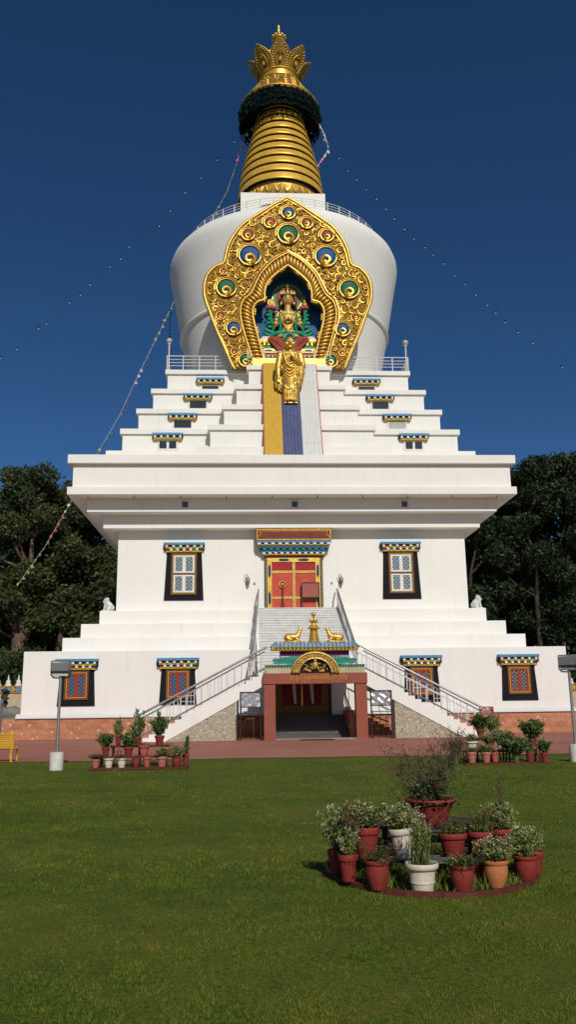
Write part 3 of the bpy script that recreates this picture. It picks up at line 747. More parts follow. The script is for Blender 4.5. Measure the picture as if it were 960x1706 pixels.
for (xo, zo), (xi, zi) in zip(ro, ri):
    y0 = tilt(0, zo)[1]; vs += [tilt(xo, zo), tilt(xi, zi), (xo, tilt(0, zo, -.5)[1], zo), (xi, tilt(0, zi, -.5)[1], zi)]
for i in range(nR - 1):
    p, q = 4 * i, 4 * i + 4
    fs += [(p, p + 1, q + 1, q), (p + 2, q + 2, q + 3, p + 3), (p, q, q + 2, p + 2), (p + 1, p + 3, q + 3, q + 1)]
b.add(vs, fs)
b.prism([(-3.84, 24.2), (3.84, 24.2), (3.9, 24.85), (-3.9, 24.85)], -9.16, -8.7)
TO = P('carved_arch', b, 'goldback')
b = B()
b.tube([tilt(x, z, .02) for x, z in FO], .13, 8)
b.tube([tilt(x * .965, z - .13 if z < 31.9 else z - .2, .06) for x, z in FO], .06, 6)
b.tube([tilt(x, z, .06) for x, z in FI], .10, 8)
b.tube([tilt(x, z, .07) for x, z in FB], .085, 8)
b.tube([tilt(x * 1.06, z + (.16 if z > 29 else 0), .05) for x, z in FB], .06, 6)
b.box(-2.5, 2.5, -9.36, -9.1, 24.3, 24.8)
b.build('arch_rim', 'gold', TO, 60)
# fluted band
b = B(); nl = 65
bi, bo = resample(FI, nl), resample(FB, nl)
for (xa, za), (xb, zb) in zip(bi, bo):
    pa, pb = Vector(tilt(xa, za, .05)), Vector(tilt(xb, zb, .05)); d = pb - pa
    k = d.normalized(); yv = Vector((0, 1, 0)); s_v = k.cross(yv).normalized()
    rot = Matrix((k, yv, s_v)).transposed()
    b.ell((pa + pb) / 2, (d.length * .46, .17, .105), 10, 6, rot)
b.build('fluted_band', 'gold', TO, 60)
for i, (x, z) in enumerate(resample(FI, 49)[2:-2]):
    if i % 4 == 0:
        x2, z2 = resample(FI, 49)[2:-2][min(i + 1, 44)]
        b = B().ell(tilt(x * .94, z - .06, .05), (.10, .07, .10), 8, 5).ell(tilt((x + x2) * .47, (z + z2) / 2 - .06, .06), (.11, .07, .11), 8, 5).ell(tilt(x2 * .94, z2 - .06, .05), (.10, .07, .10), 8, 5)
        b.build('leaf_edging', 'goldcarve', TO, 60)
# roundels
RD = [(.07, 35.82, .44, 'royal'), (-1.24, 35.05, .38, 'redenamel'), (1.38, 35.05, .38, 'redenamel'), (.05, 34.17, .70, 'green'), (-2.80, 34.1, .40, 'redenamel'), (2.82, 34.1, .41, 'redenamel'),
      (-2.5, 34.98, .17, 'green'), (2.56, 34.96, .17, 'green'), (-2.67, 32.5, .72, 'royal'), (2.70, 32.47, .71, 'royal'), (-4.53, 31.25, .2, 'redenamel'), (4.54, 31.2, .2, 'redenamel'), (-4.32, 30.03, .63, 'green'),
      (4.30, 30.02, .64, 'green'), (-4.71, 27.94, .26, 'redenamel'), (4.68, 27.92, .26, 'redenamel'), (-3.80, 27.03, .47, 'royal'), (3.76, 27.02, .47, 'royal'), (-3.76, 25.3, .19, 'redenamel'), (3.68, 25.27, .17, 'redenamel'),
      (-2.98, 24.71, .42, 'green'), (2.86, 24.7, .43, 'green')]
for x, z, r, c in RD:
    y = tilt(x, z)[1]; s = 1 if x < .06 else -1
    b = B().mat(0).ell((x, y - .04, z), (r, .14, r), 24, 8)
    b.mat(1).tube([(x + (r + .05) * math.cos(t), y - .12, z + (r + .05) * math.sin(t)) for t in np.linspace(0, 2 * PI, 29)[:-1]], .055 if r > .3 else .035, 6, True)
    if r > .3: b.tube([(x + (r + .2) * math.cos(t), y - .08, z + (r + .2) * math.sin(t)) for t in np.linspace(-.2, PI + .2, 22)], .05, 6)
    # curl rising from the lower edge
    sp = []
    for q in np.linspace(0, 1, 22):
        a = -PI * .35 + 2.35 * PI * q; rr_ = r * .56 * (1 - .72 * q)
        sp.append((x + s * (rr_ * math.cos(a) - .04 * r), y - .17, z - .45 * r + rr_ * math.sin(a)))
    b.tube(sp, [r * (.24 - .10 * q) for q in np.linspace(0, 1, 22)], 6)
    b.ell((x + s * .05 * r, y - .1, z - .85 * r), (r * .52, .12, r * .30), 10, 6)
    b.mat(2)
    if r > .3:
        for k in range(4):
            q = .26 + .19 * k
            b.tube([(x + q * r * math.cos(t), y - .04 - .14 * math.sqrt(max(0, 1 - q * q)), z + q * r * math.sin(t) * .95) for t in np.linspace(.25 * PI - .1 * k, .75 * PI + .1 * k, 9)], .007 * (r / .5), 4)
    b.build('roundel', [c, 'goldcarve', 'pale'], TO, 60)
# scrollwork: packed spirals
def inside(poly, x, z):
    r = False; n = len(poly)
    for i in range(n):
        (x1, z1), (x2, z2) = poly[i], poly[i - 1]
        if (z1 > z) != (z2 > z) and x < (x2 - x1) * (z - z1) / (z2 - z1) + x1: r = not r
    return r
def pdist(poly, x, z):
    best = 9
    for (x1, z1), (x2, z2) in zip(poly, poly[1:]):
        dx, dz = x2 - x1, z2 - z1; L = dx * dx + dz * dz
        t = 0 if L == 0 else max(0, min(1, ((x - x1) * dx + (z - z1) * dz) / L)); best = min(best, math.hypot(x - x1 - t * dx, z - z1 - t * dz))
    return best
rr = random.Random(4); placed = []
FOp = FO + [(3.84, 24.2), (-3.84, 24.2)]; FBp = FB + [(2.52, 24.2), (-2.52, 24.2)]
b = B()
for rad in (.27, .22, .17, .13, .10, .075):
    for _ in range({.27: 900, .22: 1400, .17: 2400, .13: 3600, .10: 4500, .075: 4500}[rad]):
        x, z = rr.uniform(0, 5.9), rr.uniform(24.3, 36.9)
        if any(math.hypot(x - a, z - c) < rad + q * .94 for a, c, q in placed): continue
        if any(math.hypot(abs(x) - abs(a), z - c) < rad * .8 + q + (.22 if q > .3 else .06) for a, c, q, _c in RD if a > 0): continue
        if not inside(FOp, x, z) or inside(FBp, x, z) or pdist(FO, x, z) < rad + .14 or pdist(FB, x, z) < rad + .12: continue
        placed.append((x, z, rad))
for x, z, rad in placed:
    hand = rr.choice((-1, 1)); a0 = rr.uniform(0, 2 * PI)
    for sgn in (-1, 1):
        pts = []
        for q in np.linspace(0, 1, 13):
            a = a0 + hand * 3.1 * PI * q; R = rad * (1.08 - .85 * q)
            pts.append(tilt(sgn * (x + R * math.cos(a)), z + R * math.sin(a), .04 + .07 * q))
        b.tube(pts, [max(.03, rad * .27) * (1.0 - .2 * q) for q in np.linspace(0, 1, 13)], 5)
        b.ell(tilt(sgn * x, z, .12), rad * .26, 6, 4)
        if rad > .12:
            for k in range(3):
                a = a0 + 2.1 * k; b.ell(tilt(sgn * (x + rad * 1.12 * math.cos(a)), z + rad * 1.12 * math.sin(a), .06), (rad * .2, .05, rad * .32), 6, 4)
b.build('scrollwork', 'goldcarve', TO, 70)
# niche shell
b = B(); nb_ = resample([(x * 1.02, z) for x, z in FI], 60)
nin = [(x, tilt(x, z, -.30)[1], z) for x, z in nb_]; nbk = [(x * 1.05, -8.02, z) for x, z in nb_]
b.mat(0).add(nin + nbk, [(i, i + 1, 60 + i + 1, 60 + i) for i in range(59)])
b.add([(-2.7, -8.02, 24.7), (2.7, -8.02, 24.7), (2.7, -8.02, 32.2), (-2.7, -8.02, 32.2)], [(0, 1, 2, 3)])
b.box(-2.6, 2.6, -9.0, -7.74, 24.6, 24.84)
b.mat(1)
for s in ():
    pts = [(s * .7, 27.0), (s * .8, 27.6), (s * 1.05, 27.7), (s * 1.2, 28.1), (s * 1.55, 28.0), (s * 1.7, 27.7), (s * 2.0, 27.75), (s * 2.2, 27.4), (s * 2.45, 27.45), (s * 2.4, 26.5), (s * 2.1, 25.2), (s * .7, 25.2)]
    b.prism(pts, -7.80, -7.74)
    b.prism([(s * x * .93, z + .9) for x, z in [(.9, 27.6), (1.3, 28.35), (1.75, 28.2), (1.2, 27.9)]], -7.80, -7.74)
b.build('niche', ['nicheblue', 'cloudblue'], TO)

# ------------------------------------------------------------------ seated figure in the niche
DT = thing('seated_deity_statue', 'seated golden crowned deity inside the blue niche of the carved arch', 'statue', (0, -8.5, 24.84))
def DP(name, b, mats, smooth=50): return b.build(name, mats, DT, smooth)
b = B(); y = -8.45
b.ell((0, y, 28.0), (.56, .30, .62)); b.ell((0, y - .02, 27.35), (.46, .30, .5)); b.ell((0, y, 28.55), (.74, .27, .27)); b.cap((0, y, 28.6), (0, y - .03, 29.15), .26, .24)
b.ell((0, y - .08, 29.6), (.40, .36, .50), 16, 12); b.ell((0, y - .42, 29.5), (.07, .09, .12)); b.ell((0, y - .38, 29.32), (.12, .05, .04))
for s in (-1, 1):
    b.cap((s * .70, y, 28.55), (s * .92, y - .05, 27.62), .19, .16); b.cap((s * .92, y - .05, 27.62), (s * .22, y - .42, 27.92), .15, .10)
    b.ell((s * .14, y - .48, 28.0), (.13, .09, .17))
    for k in range(4): b.cap((s * (.16 - .03 * k), y - .52, 28.08), (s * (.06 - .035 * k + .02), y - .5, 28.36 - .03 * k), .036, .03)
    b.cap((s * .1, y - .46, 27.95), (s * .0, y - .55, 28.1), .04, .032)
    b.cap((s * .35, y, 26.95), (s * 1.0, y - .28, 26.72), .32, .24); b.cap((s * 1.0, y - .28, 26.72), (-s * .1, y - .5, 26.68), .22, .15)
    b.ell((s * .41, y, 29.5), (.05, .08, .2))
link('body', voxel(b, .035, 3, 'skin', 'body'), DT)
b = B()
b.ell((0, y + .08, 29.80), (.50, .36, .46)); b.ell((0, y + .1, 30.35), (.22, .2, .3))
for s in (-1, 1): b.tube([(s * .42, y + .05, 29.75), (s * .55, y, 29.2), (s * .7, y - .05, 28.6)], [.12, .1, .06], 8)
DP('hair', b, 'hair')
b = B()
for k, (xx, hh) in enumerate(((0, .44), (-.26, .36), (.26, .36), (-.45, .28), (.45, .28))):
    b.prism([(xx - .12, 29.95), (xx + .12, 29.95), (xx + .07, 29.95 + hh * .6), (xx, 29.95 + hh), (xx - .07, 29.95 + hh * .6)], y - .36 + .1 * abs(xx), y - .28 + .1 * abs(xx))
b.tube([(.48 * math.cos(t), y - .02 + .34 * math.sin(t), 29.93) for t in np.linspace(PI, 2 * PI, 14)], .055, 6)
b.lathe([(.18, 30.4), (.2, 30.5), (.09, 30.62), (.1, 30.72), (0, 30.98)], 12, 0, y + .02)
DP('crown', b, M.setdefault('crowngold', gold('dark_crown_gold', (.26, .15, .035), .5, 6, .4, .5)))
b = B()
for s in (-1, 1):
    b.tube([(s * .16 + .075 * math.cos(t), y - .45, 29.65 + .02 * math.sin(t)) for t in np.linspace(0, PI, 5)], .014, 4)
    b.tube([(s * .17 + .1 * math.cos(t), y - .43, 29.74 + .04 * math.sin(t)) for t in np.linspace(.2, PI - .2, 6)], .014, 4)
DP('eyes', b, 'hair')
b = B().mat(0).lathe([(0, 0), (1.02, 0), (1.02, .1), (0, .1)], 40); hv = B()
def disc(b, r, yy, zc, th, ry=1.0):
    n = 40; b.add([(r * math.cos(2 * PI * i / n), yy, zc + r * ry * math.sin(2 * PI * i / n)) for i in range(n)] + [(r * math.cos(2 * PI * i / n), yy + th, zc + r * ry * math.sin(2 * PI * i / n)) for i in range(n)],
                  [tuple(range(n)), tuple(range(2 * n - 1, n - 1, -1))] + [(i, i + n, (i + 1) % n + n, (i + 1) % n) for i in range(n)])
b = B(); b.mat(0); disc(b, 1.10, -8.12, 29.95, .1); b.mat(1); disc(b, 1.03, -8.15, 29.95, .06); b.mat(2); disc(b, .82, -8.18, 29.95, .06)
b.mat(3)
for s in (-1, 1):
    for k in range(3): b.tube([(s * (.3 + .13 * k), -8.2, 29.5 + .2 * k), (s * (.5 + .08 * k), -8.2, 29.8 + .2 * k), (s * (.42 + .05 * k), -8.2, 30.25 + .1 * k)], .02, 4)
DP('halo', b, ['gold', 'teal', 'redenamel', 'pink'])
for s in (-1, 1):
    b = B(); b.mat(0)
    for k in range(9):
        a = 2 * PI * k / 9; b.ell((s * 1.18 + .26 * math.cos(a), -8.5 + .14 * math.sin(a), 29.0), (.17, .12, .16), 8, 6)
    b.tube([(s * .55, -8.35, 28.75), (s * .8, -8.45, 28.95), (s * 1.0, -8.5, 28.85)], .09, 6)
    DP('lotus_flower', b, 'pink')
    b = B(); b.tube([(s * 1.2, -8.5, 28.85), (s * 1.22, -8.48, 28.2), (s * 1.0, -8.5, 27.5), (s * 1.15, -8.5, 27.0)], [.1, .13, .12, .08], 7)
    for k in range(5): b.ell((s * (1.28 + .12 * (k % 2)), -8.5, 28.75 - .3 * k), (.2, .09, .13), 8, 5)
    # flying scarf ends
    pts = [(s * .7, -8.6, 27.0), (s * 1.0, -8.65, 26.95), (s * 1.35, -8.66, 27.1), (s * 1.62, -8.66, 27.28), (s * 1.72, -8.66, 27.05), (s * 1.45, -8.66, 26.82), (s * 1.15, -8.66, 26.8), (s * .95, -8.66, 26.95)]
    b.tube(pts, [.1, .16, .17, .12, .11, .15, .13, .07], 8)
    DP('green_scarf', b, 'teal')
b = B()
if True:
    for k in range(12):
        t = 2 * PI * k / 12; b.cap((-1.18 + .2 * math.cos(t), -8.5, 29.42 + .2 * math.sin(t)), (-1.18, -8.5, 29.42), .025)
    b.tube([(-1.18 + .22 * math.cos(t), -8.5, 29.42 + .22 * math.sin(t)) for t in np.linspace(0, 2 * PI, 17)[:-1]], .045, 6, True)
    DP('wheel_emblem', b, 'goldcarve'); b = B()
    b.lathe([(.2, 29.15), (.22, 29.3), (.1, 29.42), (.13, 29.5), (.06, 29.7), (.02, 30.0)], 12, 1.2, -8.5)
    DP('stupa_emblem', b, 'goldcarve'); b = B()
    for s in (-1, 1): DP('wristlet', B().tube([(s * .95 + .18 * math.cos(t), -8.5 + .2 * math.sin(t), 27.7) for t in np.linspace(0, 2 * PI, 12)[:-1]], .05, 5, True), 'goldcarve')
    for k in range(3): b.tube([(.28 + .12 * k) * Vector((math.cos(t), 0, 0)) + Vector((0, y - .34 + .03 * k, 28.35 - .1 * k + (.28 + .16 * k) * math.sin(t))) for t in np.linspace(PI, 2 * PI, 11)], .032, 5)
    b.tube([(.44 * math.cos(t), y - .30 * abs(math.sin(t)) - .02, 27.12 + .06 * math.sin(t)) for t in np.linspace(PI, 2 * PI, 14)], .07, 6)
for s in (-1, 1):
    for zz, rr_ in ((28.25, .19), (27.95, .18)): DP('armlet', B().tube([(s * .80 + rr_ * math.cos(t), y - .02 + rr_ * math.sin(t), zz + .06 * s * math.cos(t)) for t in np.linspace(0, 2 * PI, 13)[:-1]], .05, 5, True), 'goldcarve')
    DP('earring', B().ell((s * .47, y - .02, 29.35), (.08, .08, .16)), 'goldcarve'); DP('epaulet', B().ell((s * .8, y - .1, 28.62), (.16, .14, .1)), 'goldcarve')
    b.tube([(s * .5, y - .28, 28.45), (s * .42, y - .36, 27.9), (s * .2, y - .34, 27.4), (0, y - .36, 27.15)], .04, 5)
for k in range(11): b.ell((-.5 + .1 * k, y - .36 - .03 * math.sin(PI * k / 10), 28.18 - .42 * math.sin(PI * k / 10)), (.055, .05, .06), 6, 4)
for k in range(9): b.ell((-.4 + .1 * k, y - .40, 27.05 + .03 * (k % 2)), (.06, .05, .07), 6, 4)
DP('necklace', b, 'goldcarve')
b = B()
for s in (-1, 1): b.tube([(s * .55, y - .22, 28.6), (s * .58, y - .30, 28.1), (s * .52, y - .32, 27.5), (s * .6, y - .3, 27.05)], [.06, .1, .11, .08], 7)
DP('green_sash', b, 'teal')
b = B().mat(0)
b.tube([(.55 * math.cos(t), y - .36 * abs(math.sin(t)), 26.95 + .08 * math.cos(3 * t)) for t in np.linspace(PI, 2 * PI, 14)], .15, 7)
b.prism([(-.45, 26.8), (.45, 26.8), (.3, 26.0), (0, 25.3), (-.3, 26.0)], -9.08, -9.02)
for s in (-1, 1): b.tube([(s * .45, y - .35, 26.95), (s * .85, y - .48, 26.85), (s * 1.1, y - .4, 26.7)], [.2, .2, .12], 8)
DP('skirt', b, 'teal')
for s in (-1, 1):
    b = B(); b.prism([(s * .25, 26.4), (s * 1.25, 26.62), (s * 1.45, 26.45), (s * .75, 25.55), (s * .35, 25.1)][::s], -9.02, -8.7)
    for k in range(6): b.ell((s * (.55 + .12 * k), -9.03, 25.95 + .09 * k), (.1, .05, .1), 8, 5)
    DP('throne_cloth', b, 'redenamel')
b = B().mat(0); b.box(-2.0, 2.0, -8.8, -7.8, 26.05, 26.45); b.mat(1)
for s in (-1, 1): b.prism([(s * 1.15, 26.45), (s * 2.02, 26.45), (s * 1.75, 26.72), (s * 1.25, 26.72)][::s], -8.75, -7.9)
b.mat(2).box(-1.9, 1.9, -8.75, -7.8, 25.75, 26.05); b.mat(0).box(-1.95, 1.95, -8.85, -7.8, 25.45, 25.75); b.mat(3).box(-1.8, 1.8, -8.8, -7.8, 24.84, 25.45)
b.mat(0)
for i in range(13): b.ell((-1.8 + i * .3, -8.86, 26.22), (.11, .08, .14), 8, 5); b.ell((-1.7 + i * .283, -8.86, 25.1), (.10, .06, .2), 8, 5)
b.mat(4)
for s in (-1, 1): b.ell((s * 1.4, -8.8, 25.6), (.3, .12, .1)); b.ell((s * 1.2, -8.8, 25.2), (.25, .1, .15))
DP('throne', b, ['goldcarve', 'ltwhite', 'teal', 'redenamel', 'royal'], None)

# ------------------------------------------------------------------ standing statue on the ramp
ZB = 20.86
BD = thing('standing_buddha_statue', 'standing golden robed statue with raised hand on the tiled ramp', 'statue', (-.02, -11.15, ZB))
b = B()
def V(x, y, z): return (x * .91 - .03, y - 10.95, z + ZB)
def E(c, r, **k): b.ell(V(*c), r, **k)
def CP(p, q, r0, r1): b.cap(V(*p), V(*q), r0, r1)
E((0, 0, 3.15), (.60, .38, .55)); E((0, .02, 2.4), (.58, .42, .75)); E((-.03, 0, 1.6), (.62, .42, .75))
E((0, 0, 3.55), (.78, .30, .22)); CP((0, 0, 3.6), (0, -.04, 4.1), .20, .19)
b.tube([V(-.02, .02, 1.7), V(-.02, .02, .9), V(-.03, .02, .14)], [.58, .52, .50], 16)
for s in (-1, 1):
    CP((s * .24, -.1, 1.5), (s * .25, -.14, .18), .33, .27); E((s * .24, -.38, .10), (.14, .30, .10)); E((s * .43, 0, 4.25), (.05, .08, .26))
E((0, -.05, 4.30), (.41, .38, .47), nu=18, nv=12); E((0, -.43, 4.24), (.07, .09, .13)); E((0, -.37, 4.06), (.13, .05, .04))
E((0, -.32, 3.95), (.17, .09, .09))
for s in (-1, 1): E((s * .16, -.37, 4.36), (.11, .04, .035)); E((s * .24, -.30, 4.18), (.12, .09, .12))
# viewer's left arm hangs down
CP((-.72, 0, 3.45), (-.88, 0, 2.55), .25, .23); CP((-.88, 0, 2.55), (-.86, -.16, 1.95), .21, .12); E((-.86, -.2, 1.78), (.1, .09, .18))
for k in range(4): CP((-.92 + .045 * k, -.22, 1.68), (-.92 + .05 * k, -.25, 1.45 + .03 * abs(k - 1.5)), .036, .03)
CP((-.76, -.24, 1.82), (-.72, -.32, 1.64), .04, .03)
for x, zt, zb, r in ((-.98, 2.3, 1.25, .14), (-.86, 2.2, .95, .17), (-1.06, 1.9, 1.1, .09), (-.7, 1.9, .85, .16)): b.tube([V(x * .94, .05, zt), V(x, .0, (zt + zb) / 2), V(x, -.02, zb)], [r * .8, r, r * .35], 8)
# viewer's right arm raised, sleeve falling from it
CP((.72, 0, 3.45), (.88, -.12, 2.62), .27, .26); CP((.88, -.12, 2.62), (.34, -.56, 2.95), .22, .13); CP((.34, -.56, 2.95), (.2, -.62, 3.12), .12, .11)
E((.17, -.64, 3.22), (.11, .07, .16))
for k in range(4): CP((.09 + .055 * k, -.65, 3.32), (.08 + .06 * k, -.66 - .02 * k, 3.62 - .05 * abs(k - 1.3)), .04, .032)
CP((.07, -.66, 3.2), (.0, -.7, 3.4), .045, .036)
for x, zt, zb, r in ((.86, 2.7, 1.55, .2), (.7, 2.75, 1.3, .2), (.52, 2.8, 1.5, .17), (.8, 2.2, 1.2, .16), (.6, 1.8, .95, .16)): b.tube([V(x * .95, -.22, zt), V(x, -.15, (zt + zb) / 2), V(x * .97, -.1, zb)], [r * .8, r, r * .3], 8)
# robe folds and hems
for k in range(9):
    z0 = 3.25 - .22 * k; w = .46 - .006 * k
    b.tube([V(x, -math.sqrt(max(.01, 1 - (x / .72) ** 2)) * (.43 if k < 7 else .44) - .02, z0 - .55 + .75 * (abs(x + .04) / w) ** 1.7 * .55 + .05 * x) for x in np.linspace(-w, w, 13)], .045, 6)
b.tube([V(x, -math.sqrt(max(.01, 1 - (x / .8) ** 2)) * .46, .98 + .12 * math.sin(x * 9) - .18 * x) for x in np.linspace(-.66, .62, 18)], .07, 6)
b.tube([V(.05 + .55 * math.cos(t), -.02 - .50 * abs(math.sin(t)), .16 + .03 * math.sin(6 * t)) for t in np.linspace(PI, 2 * PI, 16)], .06, 6)
b.tube([V(.46, -.32, 3.5), V(.38, -.42, 3.1), V(.3, -.45, 2.7)], .06, 6); b.tube([V(-.5, -.3, 3.55), V(-.38, -.40, 3.0), V(-.2, -.47, 2.6), V(.15, -.47, 2.4)], .06, 6)
for x in (-.38, -.2, .0, .2, .36): b.tube([V(x, -.40, 1.15), V(x * 1.05, -.46, .6), V(x * 1.1, -.44, .2)], .05, 6)
E((.16, -.45, .9), (.12, .08, .3)); 
link('body', voxel(b, .024, 1, 'gold', 'body'), BD)
b = B(); E((0, .04, 4.47), (.43, .40, .37), nu=18, nv=10); E((0, .05, 4.86), (.21, .20, .18), nu=14, nv=8)
b.build('hair', 'bluehair', BD, 60)
b = B()
for s in (-1, 1):
    b.tube([V(s * .17 + .11 * math.cos(t), -.41 + .03 * abs(math.cos(t)), 4.33 - .02 * math.sin(t)) for t in np.linspace(0, PI, 6)], .02, 4)
    b.tube([V(s * .18 + .14 * math.cos(t), -.41 + .04 * abs(math.cos(t)), 4.42 + .04 * math.sin(t)) for t in np.linspace(.1, PI - .1, 7)], .015, 4)
b.build('eyes', 'hair', BD)
b = B(); E((0, -.41, 4.06), (.11, .03, .026)); b.build('mouth', 'lip', BD)
b = B(); b.box(-.45, .40, -11.40, -10.9, ZB - .05, ZB + .01); b.build('foot_plate', 'gold', BD)

# ------------------------------------------------------------------ staircase
SC = thing('staircase', 'white double staircase with steel railings climbing to the upper red door', 'staircase', (.42, -17.6, 0))
CX = .2
n = 24; y0, y1, z0, z1 = -17.6, -11.9, 3.35, 7.4; run, rise = (y1 - y0) / n, (z1 - z0) / n
b = B()
for i in range(n):
    b.mat(0).box(CX - 2.5, CX + 2.5, y0 + i * run + .03, y0 + (i + 1) * run + .03, z0 + i * rise - .45, z0 + (i + 1) * rise - .035)
    b.mat(1).box(CX - 2.52, CX + 2.52, y0 + i * run, y0 + (i + 1) * run + .03, z0 + (i + 1) * rise - .035, z0 + (i + 1) * rise)
b.mat(0).box(CX - 2.5, CX + 2.5, -11.87, -10.97, 6.9, 7.37)
SCo = b.build('central_flight', ['step', 'ltwhite'], SC)
b = B()
for s in (-1, 1):
    x = CX + s * 2.52
    b.prismx([(-17.6, 2.75), (-17.6, 3.55), (-11.9, 7.6), (-10.97, 7.6), (-10.97, 6.7), (-11.9, 6.7)], x - .07, x + .07)
b.build('stringer_wall', 'white', SC)
# landing and the two side flights
LX0, LX1, YF, YB = -2.05, 2.9, -20.4, -17.7
b = B().mat(0).box(LX0, LX1, YF + .05, -17.55, 3.02, 3.34)
b.mat(0).box(CX - 2.6, CX + 2.6, -17.9, -17.5, 3.0, 3.345)
b.build('landing', ['step'], SC)
nS = 20; LEN = 6.25; rn, rs = LEN / nS, 3.35 / nS
def flight(s):
    xs = LX0 if s < 0 else LX1
    b = B()
    for i in range(nS):            # i=0 at the top
        xa = xs + s * i * rn; xb = xs + s * (i + 1) * rn; zt = 3.35 - (i + 1) * rs
        x_lo, x_hi = min(xa, xb), max(xa, xb)
        b.mat(0).box(x_lo, x_hi, YF + .06, YB, max(0, zt - .55), zt - .03) if zt > .04 else None
        if zt > .04: b.mat(1).box(x_lo - (.03 if s < 0 else 0), x_hi + (.03 if s > 0 else 0), YF + .05, YB, zt - .03, zt)
    b.build('side_flight', ['step', 'ltwhite'], SC)
    b = B(); nose = lambda x: 3.35 - abs(x - xs) * 3.35 / LEN
    xe = xs + s * LEN
    for ya in (YF - .06, YB + .0):
        # saw-tooth topped stringer
        top = []
        for i in range(nS):
            xa = xs + s * i * rn; xb = xs + s * (i + 1) * rn; zt = 3.35 - (i + 1) * rs + .02
            top += [(xa, zt + rs * .0), (xb, zt)]
        poly = [(xs, 3.36)] + [(x, max(z, .02)) for x, z in top] + [(xe, .0), (xe - s * .75 * LEN / 3.35 - s * .0, .0), (xs, 2.62)]
        b.prism(poly[::s] if s > 0 else poly[::-1], ya, ya + .10)
    b.build('stringer', 'white', SC)
    # stone-clad panel below
    xm = -3.47 if s < 0 else 4.37; zlow = lambda x: 2.60 - abs(x - xs) * 3.35 / LEN
    xz = xs + s * 2.60 * LEN / 3.35
    b = B(); p = [(xm, 0), (xz, 0), (xm, zlow(xm))]
    b.prism(p if s < 0 else p[::-1], YF - .02, YF + .25); b.build('stone_panel', 'mosaic', SC)
    # railing
    hr = B(); pa = (xs - s * .2, YF, 4.52); pb = (xe - s * .08, YF, 1.27 + .02)
    hr.tube([(LX0 + .1 if s < 0 else LX1 - .1, YF, 4.5), (xs, YF, 4.44), (xe + s * .05, YF, 1.18)], .055, 8)
    hr.tube([(xs, YF, 4.27), (xe, YF, 1.0)], .035, 6); hr.tube([(xs, YF - .07, 3.44), (xe, YF - .07, .16)], .04, 6)
    h = hr.build('handrail', 'steel', SC)
    for i in range(19):
        x = xs + s * (.16 + i * (LEN - .3) / 18); zb = nose(x)
        B().tube([(x, YF, zb + .05), (x, YF, zb + .95)], .030 if i % 3 == 0 else .022, 6).build('baluster', 'railwhite', h)
    q = B()
    for i in range(0, 18):
        x = xs + s * (.16 + (i + .0) * (LEN - .3) / 18); x2 = x + s * (LEN - .3) / 18; za, zb = nose(x), nose(x2)
        o_ = .42 if i % 3 == 1 else .62
        q.tube([(x, YF, za + o_ - .03), (x2, YF, za + o_ - .03)], .016, 4)
        if i % 3 == 1: q.tube([(x, YF, za + .68), (x2, YF, za + .68)], .016, 4); q.tube([((x + x2) / 2, YF, za + .1), ((x + x2) / 2, YF, za + .9)], .014, 4)
    q.build('rail_pattern', 'railwhite', h)
    for yy in (YF, YF + .75 if s < 0 else YF + .55):
        t = B(); t.tube([(xe + s * .06, yy, 0), (xe + s * .06, yy, 1.2)], .06, 8); t.ell((xe + s * .06, yy, 1.27), .09, 10, 6); t.build('newel_post', 'steel', SC, 50)
    hb = B(); hb.tube([(xs, YB, 4.4), (xe, YB, 1.1)], .04, 6)
    for i in range(14):
        x = xs + s * (.3 + i * (LEN - .4) / 14); hb.tube([(x, YB, nose(x)), (x, YB, nose(x) + 1.0)], .022, 5)
    hb.build('rear_railing', 'railwhite', SC)
    # tall mullion post beside the opening
    B().box(xm - .05 + s * -.08, xm + .05 + s * -.08, YF - .03, YF + .1, 0, zlow(xm) + .15).build('gate_post', 'iron', SC)
    # central rail
    cr = B(); x_b, x_t = CX + s * 2.78, CX + s * 2.42
    def cp(t, h_): return (x_b + (x_t - x_b) * t, -17.6 + 5.7 * t, 3.35 + 4.05 * t + h_)
    cr.tube([cp(0, 1.15), cp(.47, 1.1), cp(.53, 1.1), cp(1, 1.15), (x_t, -11.2, 8.6)], .045, 6); cr.tube([cp(0, .95), cp(1, .95)], .028, 5); cr.tube([cp(0, .2), cp(1, .2)], .028, 5)
    hc = cr.build('central_handrail', 'steel', SC)
    for i in range(25):
        t = i / 24; B().tube([cp(t, .05), cp(t, 1.12)], .035 if i % 6 == 0 else .020, 5).build('baluster', 'railwhite', hc)
for s in (-1, 1): flight(s)
# low steps inside the gate, side dwarf walls
b = B()
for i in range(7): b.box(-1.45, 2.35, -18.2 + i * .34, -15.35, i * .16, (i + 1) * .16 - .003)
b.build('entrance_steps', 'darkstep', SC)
for x0, x1 in ((2.36, 2.6), (-1.75, -1.46)): B().box(x0, x1, -18.4, -15.4, 0, 1.35).build('dwarf_wall', 'dado', SC)
b = B()
for x in (2.48, -1.6):
    b.tube([(x, -18.9, 1.25), (x, -18.3, 1.3), (x, -15.5, 2.25)], .035, 6)
    for i in range(6): b.tube([(x, -18.3 + .5 * i, .1), (x, -18.3 + .5 * i, 1.3 + .17 * i)], .02, 5)
b.build('inner_rail', 'brown', SC)
for xs_, pr_ in (((-3.0, -2.6, -2.3), ((-3.4, 1.0), (-2.15, 1.0))), ((3.2, 3.55, 3.9, 4.2), ((3.0, 1.25), (4.35, .75)))):
    b = B()
    for xx in xs_: b.tube([(xx, -18.6, 0), (xx, -18.6, 1.0)], .02, 5)
    b.tube([(pr_[0][0], -18.6, pr_[0][1]), (pr_[1][0], -18.6, pr_[1][1])], .035, 5); b.build('side_rail', 'brown', SC)

